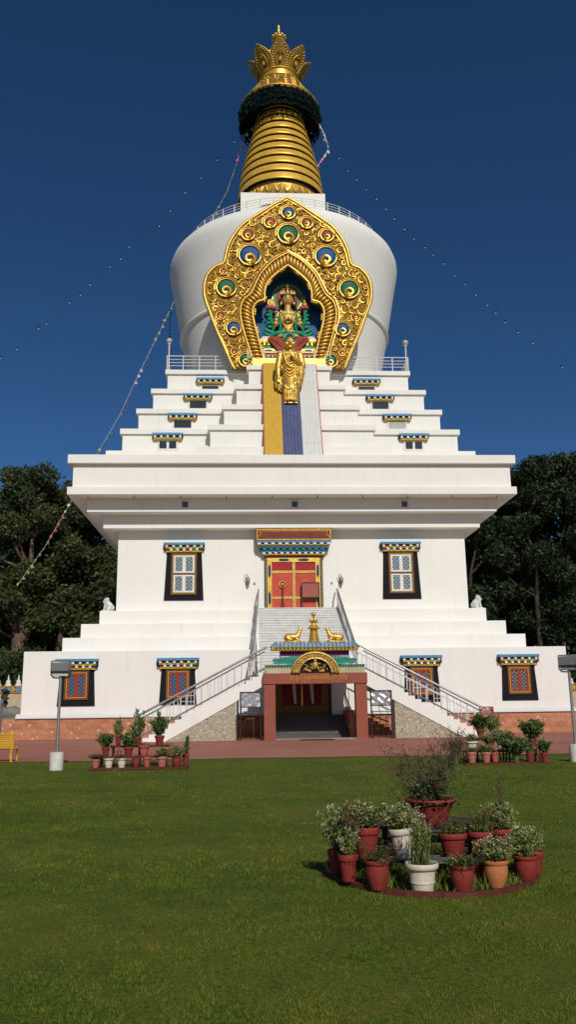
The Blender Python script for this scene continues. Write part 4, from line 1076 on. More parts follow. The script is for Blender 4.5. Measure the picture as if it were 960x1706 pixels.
# ------------------------------------------------------------------ entrance gate
GC = .43
GT = thing('entrance_gate', 'painted gateway with terracotta pillars and blue tiled roof at the foot of the stairs', 'gate', (GC, -20.8, 0))
def GP(name, b, mats, smooth=None, bevel=0, parent=GT): return b.build(name, mats, parent, smooth, bevel)
GP('pillar', B().box(-2.11, -1.54, -20.8, -20.25, 0, 2.66), 'terra', bevel=.02)
GP('pillar', B().box(2.40, 2.97, -20.8, -20.25, 0, 2.66), 'terra', bevel=.02)
GP('threshold', B().box(-1.54, 2.40, -20.75, -20.0, 0, .07), 'platform')
BM = GP('beam', B().box(-2.14, 3.0, -20.86, -20.2, 2.66, 3.18), 'terra', bevel=.02)
# the gold inscription, drawn stroke by stroke
GL = {
 'head': [[(.1, 0), (.1, 1)], [(.1, .9), (.35, 1.05), (.5, .8), (.3, .65), (.12, .7)]],
 'r': [[(0, 1), (.55, 1)], [(.28, 1), (.28, .55), (.1, .4)], [(.28, .55), (.5, .5)]],
 'g': [[(0, .45), (.6, .45)], [(.05, .45), (.05, .15), (.3, .15), (.3, .45)], [(.55, .45), (.55, -.2)]],
 'l': [[(0, 1), (.6, 1)], [(.55, 1), (.55, .1)], [(.55, .5), (.3, .6), (.12, .35), (.3, .2), (.4, .4)]],
 'b': [[(0, 1), (.55, 1)], [(.05, 1), (.05, .4), (.5, .35)], [(.5, 1), (.5, .3)]],
 'n': [[(0, 1), (.5, 1)], [(.2, 1), (.1, .6), (.35, .5), (.45, .2), (.4, -.2)]],
 's': [[(0, 1), (.6, 1)], [(.05, 1), (.1, .55), (.35, .6), (.3, .9)], [(.55, 1), (.55, .1)], [(.1, .5), (.5, .15)]],
 'p': [[(0, 1), (.1, 1)], [(.45, 1), (.55, 1)], [(.05, 1), (.05, .45), (.5, .4)], [(.5, 1), (.5, .15)]],
 'a': [[(.05, 1), (.5, 1)], [(.5, 1), (.4, .6), (.1, .5), (.3, .3), (.5, .1)]],
 'm': [[(0, 1), (.1, 1)], [(.05, 1), (.05, .45), (.55, .4)], [(.5, 1), (.5, .2)], [(.05, .45), (.2, .25)]],
 'd': [[(0, 1), (.5, 1)], [(.1, 1), (.08, .6), (.4, .45), (.4, -.1)]],
 't': [[(0, 1), (.5, 1)], [(.25, 1), (.1, .6), (.4, .6), (.4, .1), (.2, -.1)]],
 'c': [[(0, 1), (.6, 1)], [(.3, 1), (.05, .6), (.3, .3), (.55, .6), (.3, 1)], [(.3, .3), (.3, -.1)]],
 'i': [[(.05, 1.25), (.3, 1.45), (.5, 1.2)]], 'o': [[(0, 1.35), (.2, 1.2), (.3, 1.4), (.4, 1.2), (.6, 1.4)]], 'e': [[(.1, 1.45), (.5, 1.2)]], 'u': [[(.1, -.1), (.4, -.25), (.5, -.45)]],
 '.': [[(.02, .98), (.1, .9)]], '/': [[(.1, 1), (.12, 0)]], ' ': [],
}
seq = 'head / ,r+g u,l,.,n,.,l+u,.,l,s,.,b,b,s,.,p,a+i,.,m,c+o,d,.,r+t+e,n,.,r+i,n,.,p+o,.,c+e,/,/'.replace('head / ', 'head,/, ,').replace('r+g u', 'r+g+u')
x = -.95; b = B(); sc_ = .165
for tk in seq.split(','):
    w = .0
    for g_ in tk.split('+'):
        for st in GL.get(g_, []):
            b.tube([(x + px * sc_, -20.872, 2.83 + pz * sc_ * 1.25) for px, pz in st], .017, 4)
            w = max(w, max(p[0] for p in st))
    x += (w if w else .25) * sc_ + .024
k = (2.05 + .95) / (x + .95)
b.v = [(-.80 + (v[0] + .95) * k * .93, v[1], v[2]) for v in b.v]
b.build('inscription', 'yellow', BM)
o = GP('painted_band', B().box(-2.04, 2.90, -20.82, -20.25, 3.18, 3.52), 'peach')
b = B()
for i in range(34):
    x = -2.02 + i * .1447
    b.prism([(x, 3.54), (x + .14, 3.54), (x + .105, 3.46), (x + .07, 3.42), (x + .035, 3.46)], -20.85, -20.80)
b.box(-2.05, 2.91, -20.84, -20.26, 3.54, 3.58); b.build('leaf_trim', 'green', o)
for s in (-1, 1):
    pts = [(.35, 3.62), (1.3, 3.60), (1.75, 3.66), (2.0, 3.62), (2.16, 3.70), (2.22, 3.80), (2.12, 3.90), (1.95, 3.86), (1.7, 3.92), (1.3, 3.98), (.35, 4.0)]
    o = GP('cloud_panel', B().prism([(GC + s * a * .93, c) for a, c in pts][::s], -20.75, -20.4), 'teal')
    b = B(); b.tube([(GC + s * a * .93, -20.76, c) for a, c in pts], .028, 5)
    b.tube([(GC + s * (2.0 + .1 * math.cos(t)), -20.78, 3.76 + .1 * math.sin(t)) for t in np.linspace(0, 5.5, 12)], .035, 5); b.build('curled_edge', 'pink' if False else 'pale', o)
o = GP('frieze', B().box(GC - 1.72, GC + 1.72, -20.72, -20.0, 3.88, 4.30), 'purple')
b = B()
for i in range(24):
    x = GC - 1.66 + i * .1445; b.ell((x, -20.74, 3.93), (.028, .02, .05), 6, 4)
    b.ell((x + .07, -20.74, 3.97), (.02, .02, .03), 6, 4)
b.box(GC - 1.7, GC + 1.7, -20.74, -20.7, 3.985, 4.01); b.build('bead_drop', 'ltwhite', o)
# arch over the beam
def arcpts(rx, rz, zc, k=25, lobes=0): return [(GC + rx * math.cos(t) , zc + rz * math.sin(t)) for t in np.linspace(PI, 0, k)]
AO, AI = arcpts(1.13, .97, 3.19), arcpts(.80, .70, 3.19)
b = B(); vs = []
for (xo, zo), (xi, zi) in zip(AO, AI): vs += [(xo, -20.98, zo), (xi, -20.98, zi), (xo, -20.7, zo), (xi, -20.7, zi)]
b.add(vs, [f for i in range(24) for f in ((4*i, 4*i+1, 4*i+5, 4*i+4), (4*i, 4*i+4, 4*i+6, 4*i+2), (4*i+1, 4*i+3, 4*i+7, 4*i+5))])
for rx, rz in ((1.13, .97), (.80, .70)): b.tube([(x, -20.99, z) for x, z in arcpts(rx, rz, 3.19)], .055, 6)
rr = random.Random(2)
for i in range(15):
    t = PI * (i + .5) / 15; x, z = GC + .965 * math.cos(t), 3.19 + .835 * math.sin(t)
    b.tube([(x + .10 * (1 - .8 * q) * math.cos(5.5 * q + i), -21.0 - .02 * q, z + .10 * (1 - .8 * q) * math.sin(5.5 * q + i)) for q in np.linspace(0, 1, 10)], .03, 5)
    b.ell((GC + 1.13 * math.cos(t), -20.98, 3.19 + .97 * math.sin(t)), (.08, .06, .08), 8, 5)
AR = GP('arch', b, 'goldolive', 60)
b = B(); tre = [(GC - .78, 3.19), (GC - .76, 3.42), (GC - .55, 3.55), (GC - .42, 3.55), (GC - .38, 3.75), (GC - .18, 3.88), (GC, 3.93), (GC + .18, 3.88), (GC + .38, 3.75), (GC + .42, 3.55), (GC + .55, 3.55), (GC + .76, 3.42), (GC + .78, 3.19)]
b.mat(0).prism(tre[::-1], -20.88, -20.80)  # black trefoil plate stands in for the shaded recess behind the relief
b.mat(1)
b.ell((GC, -20.92, 3.55), (.17, .1, .2)); b.ell((GC, -20.95, 3.76), (.09, .09, .1))
for i in range(46):
    a = rr.uniform(0, PI); q = rr.uniform(.2, .62); b.ell((GC + q * math.cos(a), -20.9, 3.24 + q * .72 * math.sin(a)), (rr.uniform(.04, .09), .06, rr.uniform(.03, .07)), 8, 5)
b.build('relief', ['black', 'goldolive'], AR, 60)
# roof
b = B(); b.mat(0).box(GC - 2.16, GC + 2.16, -20.98, -19.7, 4.32, 4.43)
for i in range(32):
    x = GC - 2.16 + i * .135; b.prism([(x, 4.33), (x + .135, 4.33), (x + .0675, 4.22)], -20.98, -20.94)
RF = GP('roof', b, 'yellow')
TB = M.setdefault('tileblue', paint('glazed_blue_roof_tile', (.16, .27, .36), .4, .25, 3)); TW = M.setdefault('tilepale', paint('pale_roof_tile', (.34, .40, .43), .5, .25, 3))
b = B(); b.prismx([(-21.02, 4.43), (-20.75, 4.65), (-19.9, 4.65), (-19.65, 4.43)], GC - 2.02, GC + 2.02)
b.build('roof_slab', TW, RF)
b = B()
for i in range(20):
    x = GC - 1.9 + i * .2
    b.tube([(x, -21.03, 4.44), (x * 1.0, -20.75, 4.67)], .062, 8); b.ell((x, -21.04, 4.44), (.065, .03, .065), 8, 5)
for s in (-1, 1):
    b.tube([(GC + s * 2.2, -21.04, 4.42), (GC + s * 1.97, -20.75, 4.66)], .055, 6)
b.build('roof_tiles', TB, RF, 50)
# deer and finial on the roof
def deer(s):
    xc = GC + s * 1.05
    t = thing('deer_statue', 'golden kneeling deer on the gate roof, facing ' + ('right towards' if s < 0 else 'left towards') + ' the central finial', 'statue', (xc, -20.45, 4.66), 0, 'golden deer on the gate roof')
    b = B()
    def Q(x, y, z): return (xc - s * x, -20.45 + y, 4.66 + z)
    b.ell(Q(-.04, 0, .30), (.34, .18, .18)); b.ell(Q(-.28, 0, .28), (.19, .18, .19)); b.ell(Q(.20, 0, .33), (.17, .15, .18))
    b.cap(Q(.24, 0, .38), Q(.36, 0, .64), .13, .085); b.cap(Q(.35, 0, .67), Q(.47, 0, .74), .085, .055); b.ell(Q(.35, 0, .70), (.095, .08, .09))
    for e in (-1, 1):
        b.cap(Q(.32, e * .04, .72), Q(.27, e * .08, .80), .026, .016)
        b.cap(Q(.16, e * .10, .22), Q(.34, e * .11, .14), .05, .035); b.cap(Q(.34, e * .11, .14), Q(.16, e * .12, .09), .035, .028)
        b.cap(Q(-.28, e * .12, .24), Q(-.08, e * .15, .15), .08, .045); b.cap(Q(-.08, e * .15, .15), Q(-.3, e * .15, .09), .04, .028)
    b.cap(Q(-.4, 0, .3), Q(-.46, 0, .2), .035, .02)
    link('body', voxel(b, .016, 3, 'gold', 'body'), t)
    b = B(); b.lathe([(.40, 0), (.43, .03), (.40, .07), (.36, .10), (0, .10)], 24, xc, -20.45, 1.15, .5, 4.66)
    for i in range(16): a = 2 * PI * i / 16; b.ell((xc + .47 * math.cos(a), -20.45 + .205 * math.sin(a), 4.70), (.07, .04, .045), 6, 4)
    b.build('lotus_base', 'goldcarve', t, 50)
for s in (-1, 1): deer(s)
t = thing('roof_finial', 'golden ringed finial crowned with a ball at the middle of the gate roof', 'finial', (GC, -20.45, 4.66))
pr = [(.30, 0), (.32, .04)]
for i in range(8): r = .27 - .013 * i; pr += [(r, .06 + .082 * i), (r + .012, .08 + .082 * i), (r - .005, .12 + .082 * i), (r - .03, .135 + .082 * i)]
B().lathe(pr + [(.15, .74), (0, .74)], 28, GC, -20.45, 1, 1, 4.66).build('ringed_column', 'gold', t, 40)
b = B().lathe([(.30, .70), (.31, .74), (.2, .86), (.13, .92), (.13, 1.0), (.2, 1.1), (0, 1.1)], 28, GC, -20.45, 1, 1, 4.66)
for j in range(8): a = 2 * PI * j / 8; b.cap((GC + .17 * math.cos(a), -20.45 + .17 * math.sin(a), 5.74), (GC + .27 * math.cos(a), -20.45 + .27 * math.sin(a), 5.86), .05, .015)
b.build('umbrella', 'goldcarve', t, 50)
B().tube([(GC, -20.45, 5.76), (GC, -20.45, 6.0)], .03, 6).tube([(GC + .07 * math.cos(q), -20.45, 5.98 + .05 * math.sin(q)) for q in np.linspace(PI, 2 * PI, 8)], .02, 5).ell((GC, -20.45, 6.10), .12, 14, 10).build('ball_top', 'gold', t, 60)

# information boards beside the gate
for s, x0, x1, lab in ((-1, -3.28, -2.22, 'framed glossy notice board on steel legs left of the gate'), (1, 3.08, 4.15, 'framed notice board with glaring crumpled sheet right of the gate')):
    t = thing('notice_board', lab, 'sign', ((x0 + x1) / 2, -21, 0))
    B().tube([(x0 + .04, -21, 0), (x0 + .04, -21, 2.28)], .035, 6).tube([(x1 - .04, -21, 0), (x1 - .04, -21, 2.28)], .035, 6).tube([(x0 + .04, -21, 1.3), (x1 - .04, -21, 1.3)], .022, 5).build('stand', 'iron', t)
    B().box(x0, x1, -21.04, -20.97, 1.56, 1.61).box(x0, x1, -21.04, -20.97, 2.26, 2.31).box(x0, x0 + .05, -21.04, -20.97, 1.61, 2.26).box(x1 - .05, x1, -21.04, -20.97, 1.61, 2.26).build('frame', 'iron', t)
    b = B(); nx, nz = 14, 10; g = random.Random(7 + s)
    vs = [(x0 + .05 + (x1 - x0 - .1) * i / nx, -21.0 - (.03 * math.sin(i * .9 + j * .5 * s) * math.sin(j * .7 + s)) * (1.4 if s > 0 else .5), 1.61 + .65 * j / nz) for j in range(nz + 1) for i in range(nx + 1)]
    b.add(vs, [(j * (nx + 1) + i, j * (nx + 1) + i + 1, (j + 1) * (nx + 1) + i + 1, (j + 1) * (nx + 1) + i) for j in range(nz) for i in range(nx)])
    b.build('panel', 'silver', t, 60)
t = thing('door_notice', 'faded red board in a green wooden frame standing before the upper door', 'sign', (1.0, -11.45, 7.4))
B().box(.50, 1.50, -11.47, -11.42, 8.13, 8.97).build('panel', M.setdefault('fadedred', paint('faded_red_board', (.34, .10, .085), .6, .15)), t)
B().box(.44, .50, -11.49, -11.40, 7.4, 9.03).box(1.50, 1.56, -11.49, -11.40, 7.4, 9.03).box(.50, 1.50, -11.49, -11.40, 8.97, 9.03).box(.50, 1.50, -11.49, -11.40, 8.06, 8.13).build('frame', M.setdefault('darkgreen', paint('dark_green_wood', (.02, .05, .02), .6)), t)
t = thing('stair_sign', 'small dark red sign with white lettering at the right foot of the stairs', 'sign', (8.7, -21.3, 0))
B().box(8.36, 9.06, -21.32, -21.29, 1.13, 1.46).build('panel', 'potred', t)
B().tube([(8.42, -21.28, 0), (8.42, -21.28, 1.4)], .02, 5).tube([(9.0, -21.28, 0), (9.0, -21.28, 1.4)], .02, 5).build('stand', 'iron', t)
b = B(); g = random.Random(1)
for z, n_ in ((1.385, 9), (1.30, 6), (1.21, 8)):
    x = 8.41 + (9 - n_) * .03
    for i in range(n_):
        b.box(x, x + .012, -21.326, -21.321, z - .03, z + .03); b.box(x + .012, x + .05, -21.326, -21.321, z + g.choice((-.03, -.005, .02)), z + g.choice((.025, .03)) if False else z + .03) if g.random() < .4 else b.box(x + .014, x + .05, -21.326, -21.321, z - .03, z - .018)
        x += .066
b.build('lettering', 'ltwhite', t)
t = thing('floor_grate', 'dark metal foot grate set in the paving before the gate', 'grate', (.4, -21.2, .016))
b = B()
for i in range(12): b.box(-.38 + i * .135, -.30 + i * .135, -21.5, -21.0, .014, .035)
b.box(-.42, 1.25, -21.53, -21.5, .014, .04).box(-.42, 1.25, -21.0, -20.97, .014, .04)
b.build('bars', 'black', t)

# wall lamps beside the door
for s, x, lab in ((-1, -2.94, 'small curled wall lamp on the white wall left of the upper door'), (1, 2.88, 'slim dark wall lamp on the white wall right of the upper door')):
    t = thing('wall_lamp', lab, 'lamp', (x, -10.97, 9.2))
    B().tube([(x, -10.95, 9.1), (x - .05, -11.2, 9.3), (x - .12, -11.25, 9.5), (x + .02, -11.25, 9.58), (x + .08, -11.2, 9.4)], .022, 5).box(x - .05, x + .05, -11.0, -10.955, 8.98, 9.2).build('bracket', 'iron', t)
    B().lathe([(.05, -.35), (.11, -.2), (.13, .05), (.09, .12), (.02, .2)], 10, x + .08, -11.2, 1, 1, 9.25).build('lantern', 'lampgrey', t, 50)
for x in (-2.46, 2.37):
    P('wall_socket', B().box(x - .07, x + .07, -10.99, -10.95, 8.97, 9.11), 'lampgrey')

# globe lamps at the top terrace corners
for s, lab in ((-1, 'round globe lamp on a white pole at the left corner of the top terrace'), (1, 'round globe lamp on a white pole at the right corner of the top terrace')):
    x = s * 8.3
    t = thing('globe_lamp', lab, 'lamp', (x, -8.4, 24.29), 0, 'globe lamps on the top terrace')
    B().tube([(x, -8.4, 24.2), (x, -8.4, 26.25)], .05, 8).lathe([(.12, 0), (.14, .06), (.08, .1)], 12, x, -8.4, 1, 1, 26.2).build('pole', 'railwhite', t)
    B().ell((x, -8.4, 26.46), .21, 16, 12).build('globe', 'globe', t, 60)

# guardian lions
def lion(s):
    xc, yc, zc = s * 11.38, -11.35, 7.33
    t = thing('lion_statue', 'white stone guardian lion on the ' + ('left' if s < 0 else 'right') + ' end of the top lower terrace', 'statue', (xc, yc, zc), 0, 'stone guardian lions')
    b = B()
    def Q(x, y, z): return (xc + s * x, yc + y, zc + z)
    b.ell(Q(-.10, 0, .26), (.26, .19, .25)); b.cap(Q(-.10, 0, .32), Q(.08, 0, .52), .22, .20)
    b.ell(Q(.10, 0, .64), (.18, .18, .19)); b.ell(Q(.24, 0, .60), (.09, .10, .09))
    for k in range(9):
        a = 2 * PI * k / 9; b.ell(Q(.03, .16 * math.cos(a), .62 + .17 * math.sin(a)), .08, 8, 6)
    for e in (-1, 1):
        b.cap(Q(.15, e * .11, .42), Q(.22, e * .11, .06), .07, .055); b.ell(Q(.26, e * .11, .05), (.09, .06, .05))
        b.ell(Q(-.06, e * .15, .13), (.16, .08, .13)); b.ell(Q(.06, e * .17, .05), (.12, .06, .05)); b.ell(Q(.08, e * .13, .80), (.035, .03, .05))
    b.cap(Q(-.3, 0, .12), Q(-.33, 0, .26), .06, .07)
    link('body', voxel(b, .018, 2, 'stonewhite', 'body'), t)
    b = B()
    for e in (-1, 1): b.ell(Q(.235, e * .07, .68), .022, 6, 4)
    b.ell(Q(.32, 0, .63), .028, 6, 4); b.tube([Q(.30, -.06, .56), Q(.335, 0, .55), Q(.30, .06, .56)], .016, 4); b.build('face_marks', 'hair', t)
    B().box(xc - .36, xc + .36, yc - .22, yc + .22, zc - .002, zc + .035).build('plinth', 'stonewhite', t)
for s in (-1, 1): lion(s)

# floodlights on concrete footings
def floodlight(x, y, lab, rz):
    t = thing('floodlight', lab, 'floodlight', (x, y, 0), rz)
    b = B().lathe([(.185, 0), (.185, .46), (.175, .475), (0, .475)], 28); b.build('footing', 'concrete', t, 40, local=True)
    B().tube([(0, 0, .4), (0, 0, 2.52)], .042, 10).build('pole', 'steel', t, 60, local=True)
    b = B(); prf = [(-.17, 2.62), (-.15, 2.80), (-.10, 2.93), (.16, 2.94), (.19, 2.90), (.17, 2.66), (.10, 2.60)]
    b.prismx(prf[::-1], -.24, .24); b.box(-.255, .255, -.12, .12, 2.935, 2.955); b.box(-.26, -.24, -.16, .18, 2.62, 2.93).box(.24, .26, -.16, .18, 2.62, 2.93)
    b.prismx([(-.13, 2.52), (-.16, 2.60), (.08, 2.60), (.10, 2.52)], -.22, .22)
    hd = b.build('lamp_head', 'lampgrey', t, 35, .012, local=True)
    B().box(-.21, .21, -.175, -.16, 2.65, 2.8).build('lens', 'glass', hd, local=True)
    B().tube([(-.27, 0, 2.7), (-.27, -.02, 2.56), (-.2, -.02, 2.48), (0, 0, 2.47), (.2, -.02, 2.48), (.27, -.02, 2.56), (.27, 0, 2.7)], .02, 6).build('yoke', 'iron', t, local=True)
floodlight(-8.15, -38.2, 'grey floodlight on a steel pole with white concrete footing on the left lawn', PI + .05)
floodlight(6.32, -38.4, 'grey floodlight on a steel pole cut by the right edge of the photo', PI - .5)

# yellow slatted bench (left edge)
t = thing('park_bench', 'yellow slatted bench on the red paving at the left edge', 'bench', (-11.2, -34.0, 0))
b = B()
for i in range(7): a = i / 6; b.tube([(-12.1, -34.35 + .04 * math.sin(a * 3), .44 + .42 * a), (-10.36, -34.35 + .04 * math.sin(a * 3), .44 + .42 * a)], .032, 6)
b.build('backrest', 'bench', t, 50)
b = B()
for i in range(6): b.tube([(-12.1, -34.25 + .09 * i, .42), (-10.36, -34.25 + .09 * i, .42)], .03, 6)
b.build('seat', 'bench', t, 50)
for x in (-10.42, -12.02):
    B().tube([(x, -34.38, .88), (x, -34.36, .45), (x - .03, -34.36, .22), (x + .02, -34.42, 0)], .035, 6).tube([(x, -34.36, .42), (x, -33.75, .42), (x, -33.7, 0)], .03, 6).build('leg', 'bench', t)
# short grey bollard at far left
t = thing('bollard', 'short grey post on the raised ground at the far left edge', 'post', (-13.9, -24.0, 0))
B().tube([(-13.85, -24, 0), (-13.85, -24, 1.9)], .11, 12).build('post', 'lampgrey', t, 50); B().tube([(-13.85, -24, 1.9), (-13.85, -24, 2.06)], .125, 12).build('cap', 'steel', t, 50)

# ------------------------------------------------------------------ painted compound walls with small stupa finials
def compound(x0, x1, y, z0, lab):
    t = thing('compound_wall', lab, 'wall', ((x0 + x1) / 2, y, 1.1))
    B().box(x0, x1, y, y + .35, 1.1, z0 + .5).build('base', M.setdefault('cream', paint('cream_wall', (.46, .38, .24), .8, .2)), t)
    B().box(x0, x1, y - .06, y + .41, z0 + .5, z0 + 1.03).build('red_band', 'brightred', t)
    b = B(); x = x0 + .1; i = 0
    while x < x1 - .6:
        b.mat(0).prism([(x, z0 + .60), (x + .3, z0 + .60), (x + .46, z0 + .76), (x + .3, z0 + .93), (x, z0 + .93)], y - .09, y - .05)
        b.mat(1).prism([(x + .3, z0 + .60), (x + .55, z0 + .60), (x + .68, z0 + .76), (x + .55, z0 + .93), (x + .3, z0 + .93), (x + .46, z0 + .76)], y - .085, y - .05)
        x += .72
    b.box(x0, x1, y - .1, y - .05, z0 + .50, z0 + .55).box(x0, x1, y - .1, y - .05, z0 + .98, z0 + 1.03)
    b.build('painted_pattern', ['blue', 'yellow'], t)
    x = x0 + .35
    pr = [(.27, 0), (.27, .1), (.21, .12), (.21, .2), (.16, .22), (.19, .34), (.15, .42), (.07, .46), (.06, .6), (.03, .78), (0, .9)]
    while x < x1:
        B().lathe(pr, 12, x, y + .17, 1, 1, z0 + 1.03).build('finial', 'ltwhite', t, 40); x += .78
compound(-28, -16.9, 4, 2.35, 'cream wall with red and yellow painted band and white finials at the left')
compound(21.0, 30, 4, 2.0, 'cream wall with red and yellow painted band and white finials at the right')
def rock(x, y, z, r, lab):
    b = B(); b.ell((0, 0, 0), r, 14, 9); g = random.Random(int(x * 100))
    ph = [g.uniform(0, 6) for _ in range(6)]
    b.v = [(a * (1 + .18 * math.sin(5 * c + ph[0]) + .12 * math.sin(9 * d + ph[1])), c * (1 + .15 * math.sin(7 * a + ph[2])), d * (1 + .15 * math.sin(6 * a + ph[3]))) for a, c, d in b.v]
    o = b.build('boulder', 'rock', None, 35); o.location = (x, y, z); tag(o, lab, 'rock', 'rocks below the painted wall')
rock(-19.6, -1.5, 1.35, (.8, .5, .5), 'broad grey boulder nearest the stupa below the painted wall')
rock(-20.7, -.8, 1.4, (.7, .5, .55), 'middle grey boulder below the painted wall')
rock(-21.8, -1.2, 1.3, (.6, .5, .4), 'outermost grey boulder below the painted wall at left')

# ------------------------------------------------------------------ flags and string lights
FLx = [(-1.6, 0, 51.3), (-3.08, 0.5, 49.87), (-3.71, 1.0, 47.61), (-4.61, 1.8, 45.2), (-6.37, 3.2, 42.67), (-7.94, 4.6, 39.66), (-9.48, 5.4, 36.28), (-10.81, 6.0, 33.57), (-12.47, 6.6, 30.12), (-14.02, 7.2, 26.71), (-15.79, 7.6, 23.53), (-18.14, 8.2, 19.1), (-20.24, 8.6, 15.22), (-22.53, 9.0, 11.92)]
def along(pts, step):
    out = []; carry = 0
    for a, c in zip(pts, pts[1:]):
        a, c = Vector(a), Vector(c); L = (c - a).length; d = carry
        while d < L: out.append((a + (c - a) * d / L, (c - a).normalized())); d += step
        carry = d - L
    return out
def flag_mesh():
    b = B(); nx, nz = 4, 4
    vs = [(-.15 + .3 * i / nx, .04 * math.sin(i * 1.5 + j), -.36 * j / nz) for j in range(nz + 1) for i in range(nx + 1)]
    b.add(vs, [(j * 5 + i, j * 5 + i + 1, (j + 1) * 5 + i + 1, (j + 1) * 5 + i) for j in range(nz) for i in range(nx)]); return b
FM = [flag_mesh().mesh('prayer_flag', 'flag%d' % i, 60) for i in range(5)]
def garland(pts, lab, step, sc_, run_=5, seed=0):
    t = thing('prayer_flag_string', lab, 'flags', pts[0]); g = random.Random(seed)
    B().tube(pts, .015, 4).build('cord', 'railwhite', t)
    for i, (p, d) in enumerate(along(pts, step)):
        if i < 2: continue
        o = link('flag', FM[(i // run_) % 5], t); o.location = p - Vector(pts[0]); o.scale = (sc_, sc_, sc_)
        o.rotation_euler = (g.uniform(-.5, .5), g.uniform(-.6, .6), math.atan2(d.y, d.x) + g.uniform(-.6, .6))
garland(FLx, 'long string of faded coloured prayer flags from the spire down to the left trees', .61, .74, 4, 1)
garland([(2.6, -.6, 51.2), (3.23, -1.0, 50.22), (3.72, -1.0, 49.11), (4.09, -1.0, 47.6), (3.66, -1.0, 46.78), (3.09, -1.0, 45.95)], 'short loose string of prayer flags curling at the right of the spire', .42, .7, 2, 2)
SLl = [(-3.4, 0, 49.9), (-3.95, -.5, 48.55), (-5.35, -.89, 46.48), (-6.67, -1.28, 44.47), (-7.91, -1.64, 42.79), (-9.11, -2.01, 40.87), (-9.92, -2.26, 39.33), (-12.14, -2.97, 37.0), (-12.78, -3.18, 35.82), (-13.5, -3.42, 35.0), (-14.86, -3.88, 33.2), (-15.54, -4.12, 32.21), (-16.26, -4.38, 31.43), (-17.69, -4.9, 29.44), (-18.26, -5.11, 28.95), (-19.54, -5.61, 27.1), (-20.57, -6.0, 26.22), (-26, -8, 19.6)]
SLr = [(3.4, 0, 50.0), (5.01, -.5, 47.17), (5.71, -.71, 45.82), (6.42, -.91, 44.82), (7.12, -1.12, 43.78), (7.91, -1.35, 42.72), (8.63, -1.57, 41.64), (9.31, -1.78, 40.63), (10.06, -2.01, 39.55), (10.72, -2.22, 38.56), (11.5, -2.47, 37.61), (12.11, -2.66, 36.86), (12.87, -2.91, 35.93), (13.62, -3.15, 34.75), (14.37, -3.4, 33.89), (15.05, -3.63, 32.84), (15.81, -3.9, 31.84), (16.41, -4.1, 31.08), (17.03, -4.32, 30.22), (17.8, -4.6, 29.25), (18.77, -4.94, 28.21), (20.58, -5.62, 25.98), (26, -8, 19.4)]
bm_ = B().mat(0).tube([(0, 0, .07), (0, 0, -.05)], .05, 7).mat(1).ell((0, 0, -.09), (.045, .045, .05), 8, 6).mesh('light_bulb', ['black', 'bulbglass'], 60)
def lights(pts, lab):
    t = thing('light_string', lab, 'string lights', pts[0]); B().tube(pts, .006, 4).build('wire', 'purplecloth', t)
    for p in pts[1:-1]:
        o = link('bulb', bm_, t); o.scale = (1.15, 1.15, 1.15); o.location = Vector(p) - Vector(pts[0]); o.rotation_euler = (.2 * math.sin(p[0] * 9), .25 * math.sin(p[0] * 7), 0)
lights(SLl, 'thin string of dark bulbs sloping down left from the spire across the sky')
lights(SLr, 'thin string of dark bulbs sloping down right from the spire across the sky')
t = thing('hanging_cable', 'dark knotted cable hanging behind the left globe lamp', 'cable', (-8.75, -3.5, 25))
b = B(); g = random.Random(8)
pts = [(-8.75 + .04 * math.sin(k * 1.7), -3.5, 31.3 - .28 * k) for k in range(26)]
b.tube(pts, .022, 5)
for p in pts[::1]: b.ell((p[0] + .05 * g.choice((-1, 1)), p[1], p[2]), (.05, .05, .07), 6, 4)
b.build('cable', 'black', t)

# ------------------------------------------------------------------ pots and plants
def pot_prof(kind):
    if kind == 'taper': return [(0, 0), (.33, 0), (.35, .04), (.45, .74), (.50, .76), (.525, .80), (.525, .95), (.50, 1.0), (.455, .985), (.44, .88), (0, .87)]
    if kind == 'belly': return [(0, 0), (.30, 0), (.32, .05), (.43, .35), (.475, .6), (.455, .82), (.50, .86), (.52, .90), (.52, .97), (.49, 1.0), (.45, .98), (.43, .88), (0, .87)]
    if kind == 'ridged': return [(0, 0), (.32, 0), (.34, .06), (.37, .3), (.40, .33), (.40, .38), (.39, .42), (.44, .76), (.5, .79), (.53, .83), (.54, .94), (.51, 1.0), (.46, .98), (.44, .9), (0, .89)]
    if kind == 'bowl': return [(0, 0), (.28, 0), (.30, .06), (.35, .4), (.41, .72), (.44, .82), (.5, .86), (.525, .92), (.51, .985), (.48, 1.0), (.45, .97), (.43, .9), (0, .89)]
PC = {}
def potmesh(kind, mat):
    if (kind, mat) not in PC:
        pf = pot_prof(kind); b = B(); k = len(pf); b.mat(0).lathe(pf[:-1], 28); b.mat(1).lathe([(.44, .9), (.2, .93), (0, .91)], 20)
        b.f = b.f; PC[(kind, mat)] = b.mesh('pot', [mat, 'soil'], 35)
    return PC[(kind, mat)]
LM = ['leafgreen', 'leafyellow', 'leafdry', 'leafred', 'petal', 'redpetal', 'stem', 'twig']
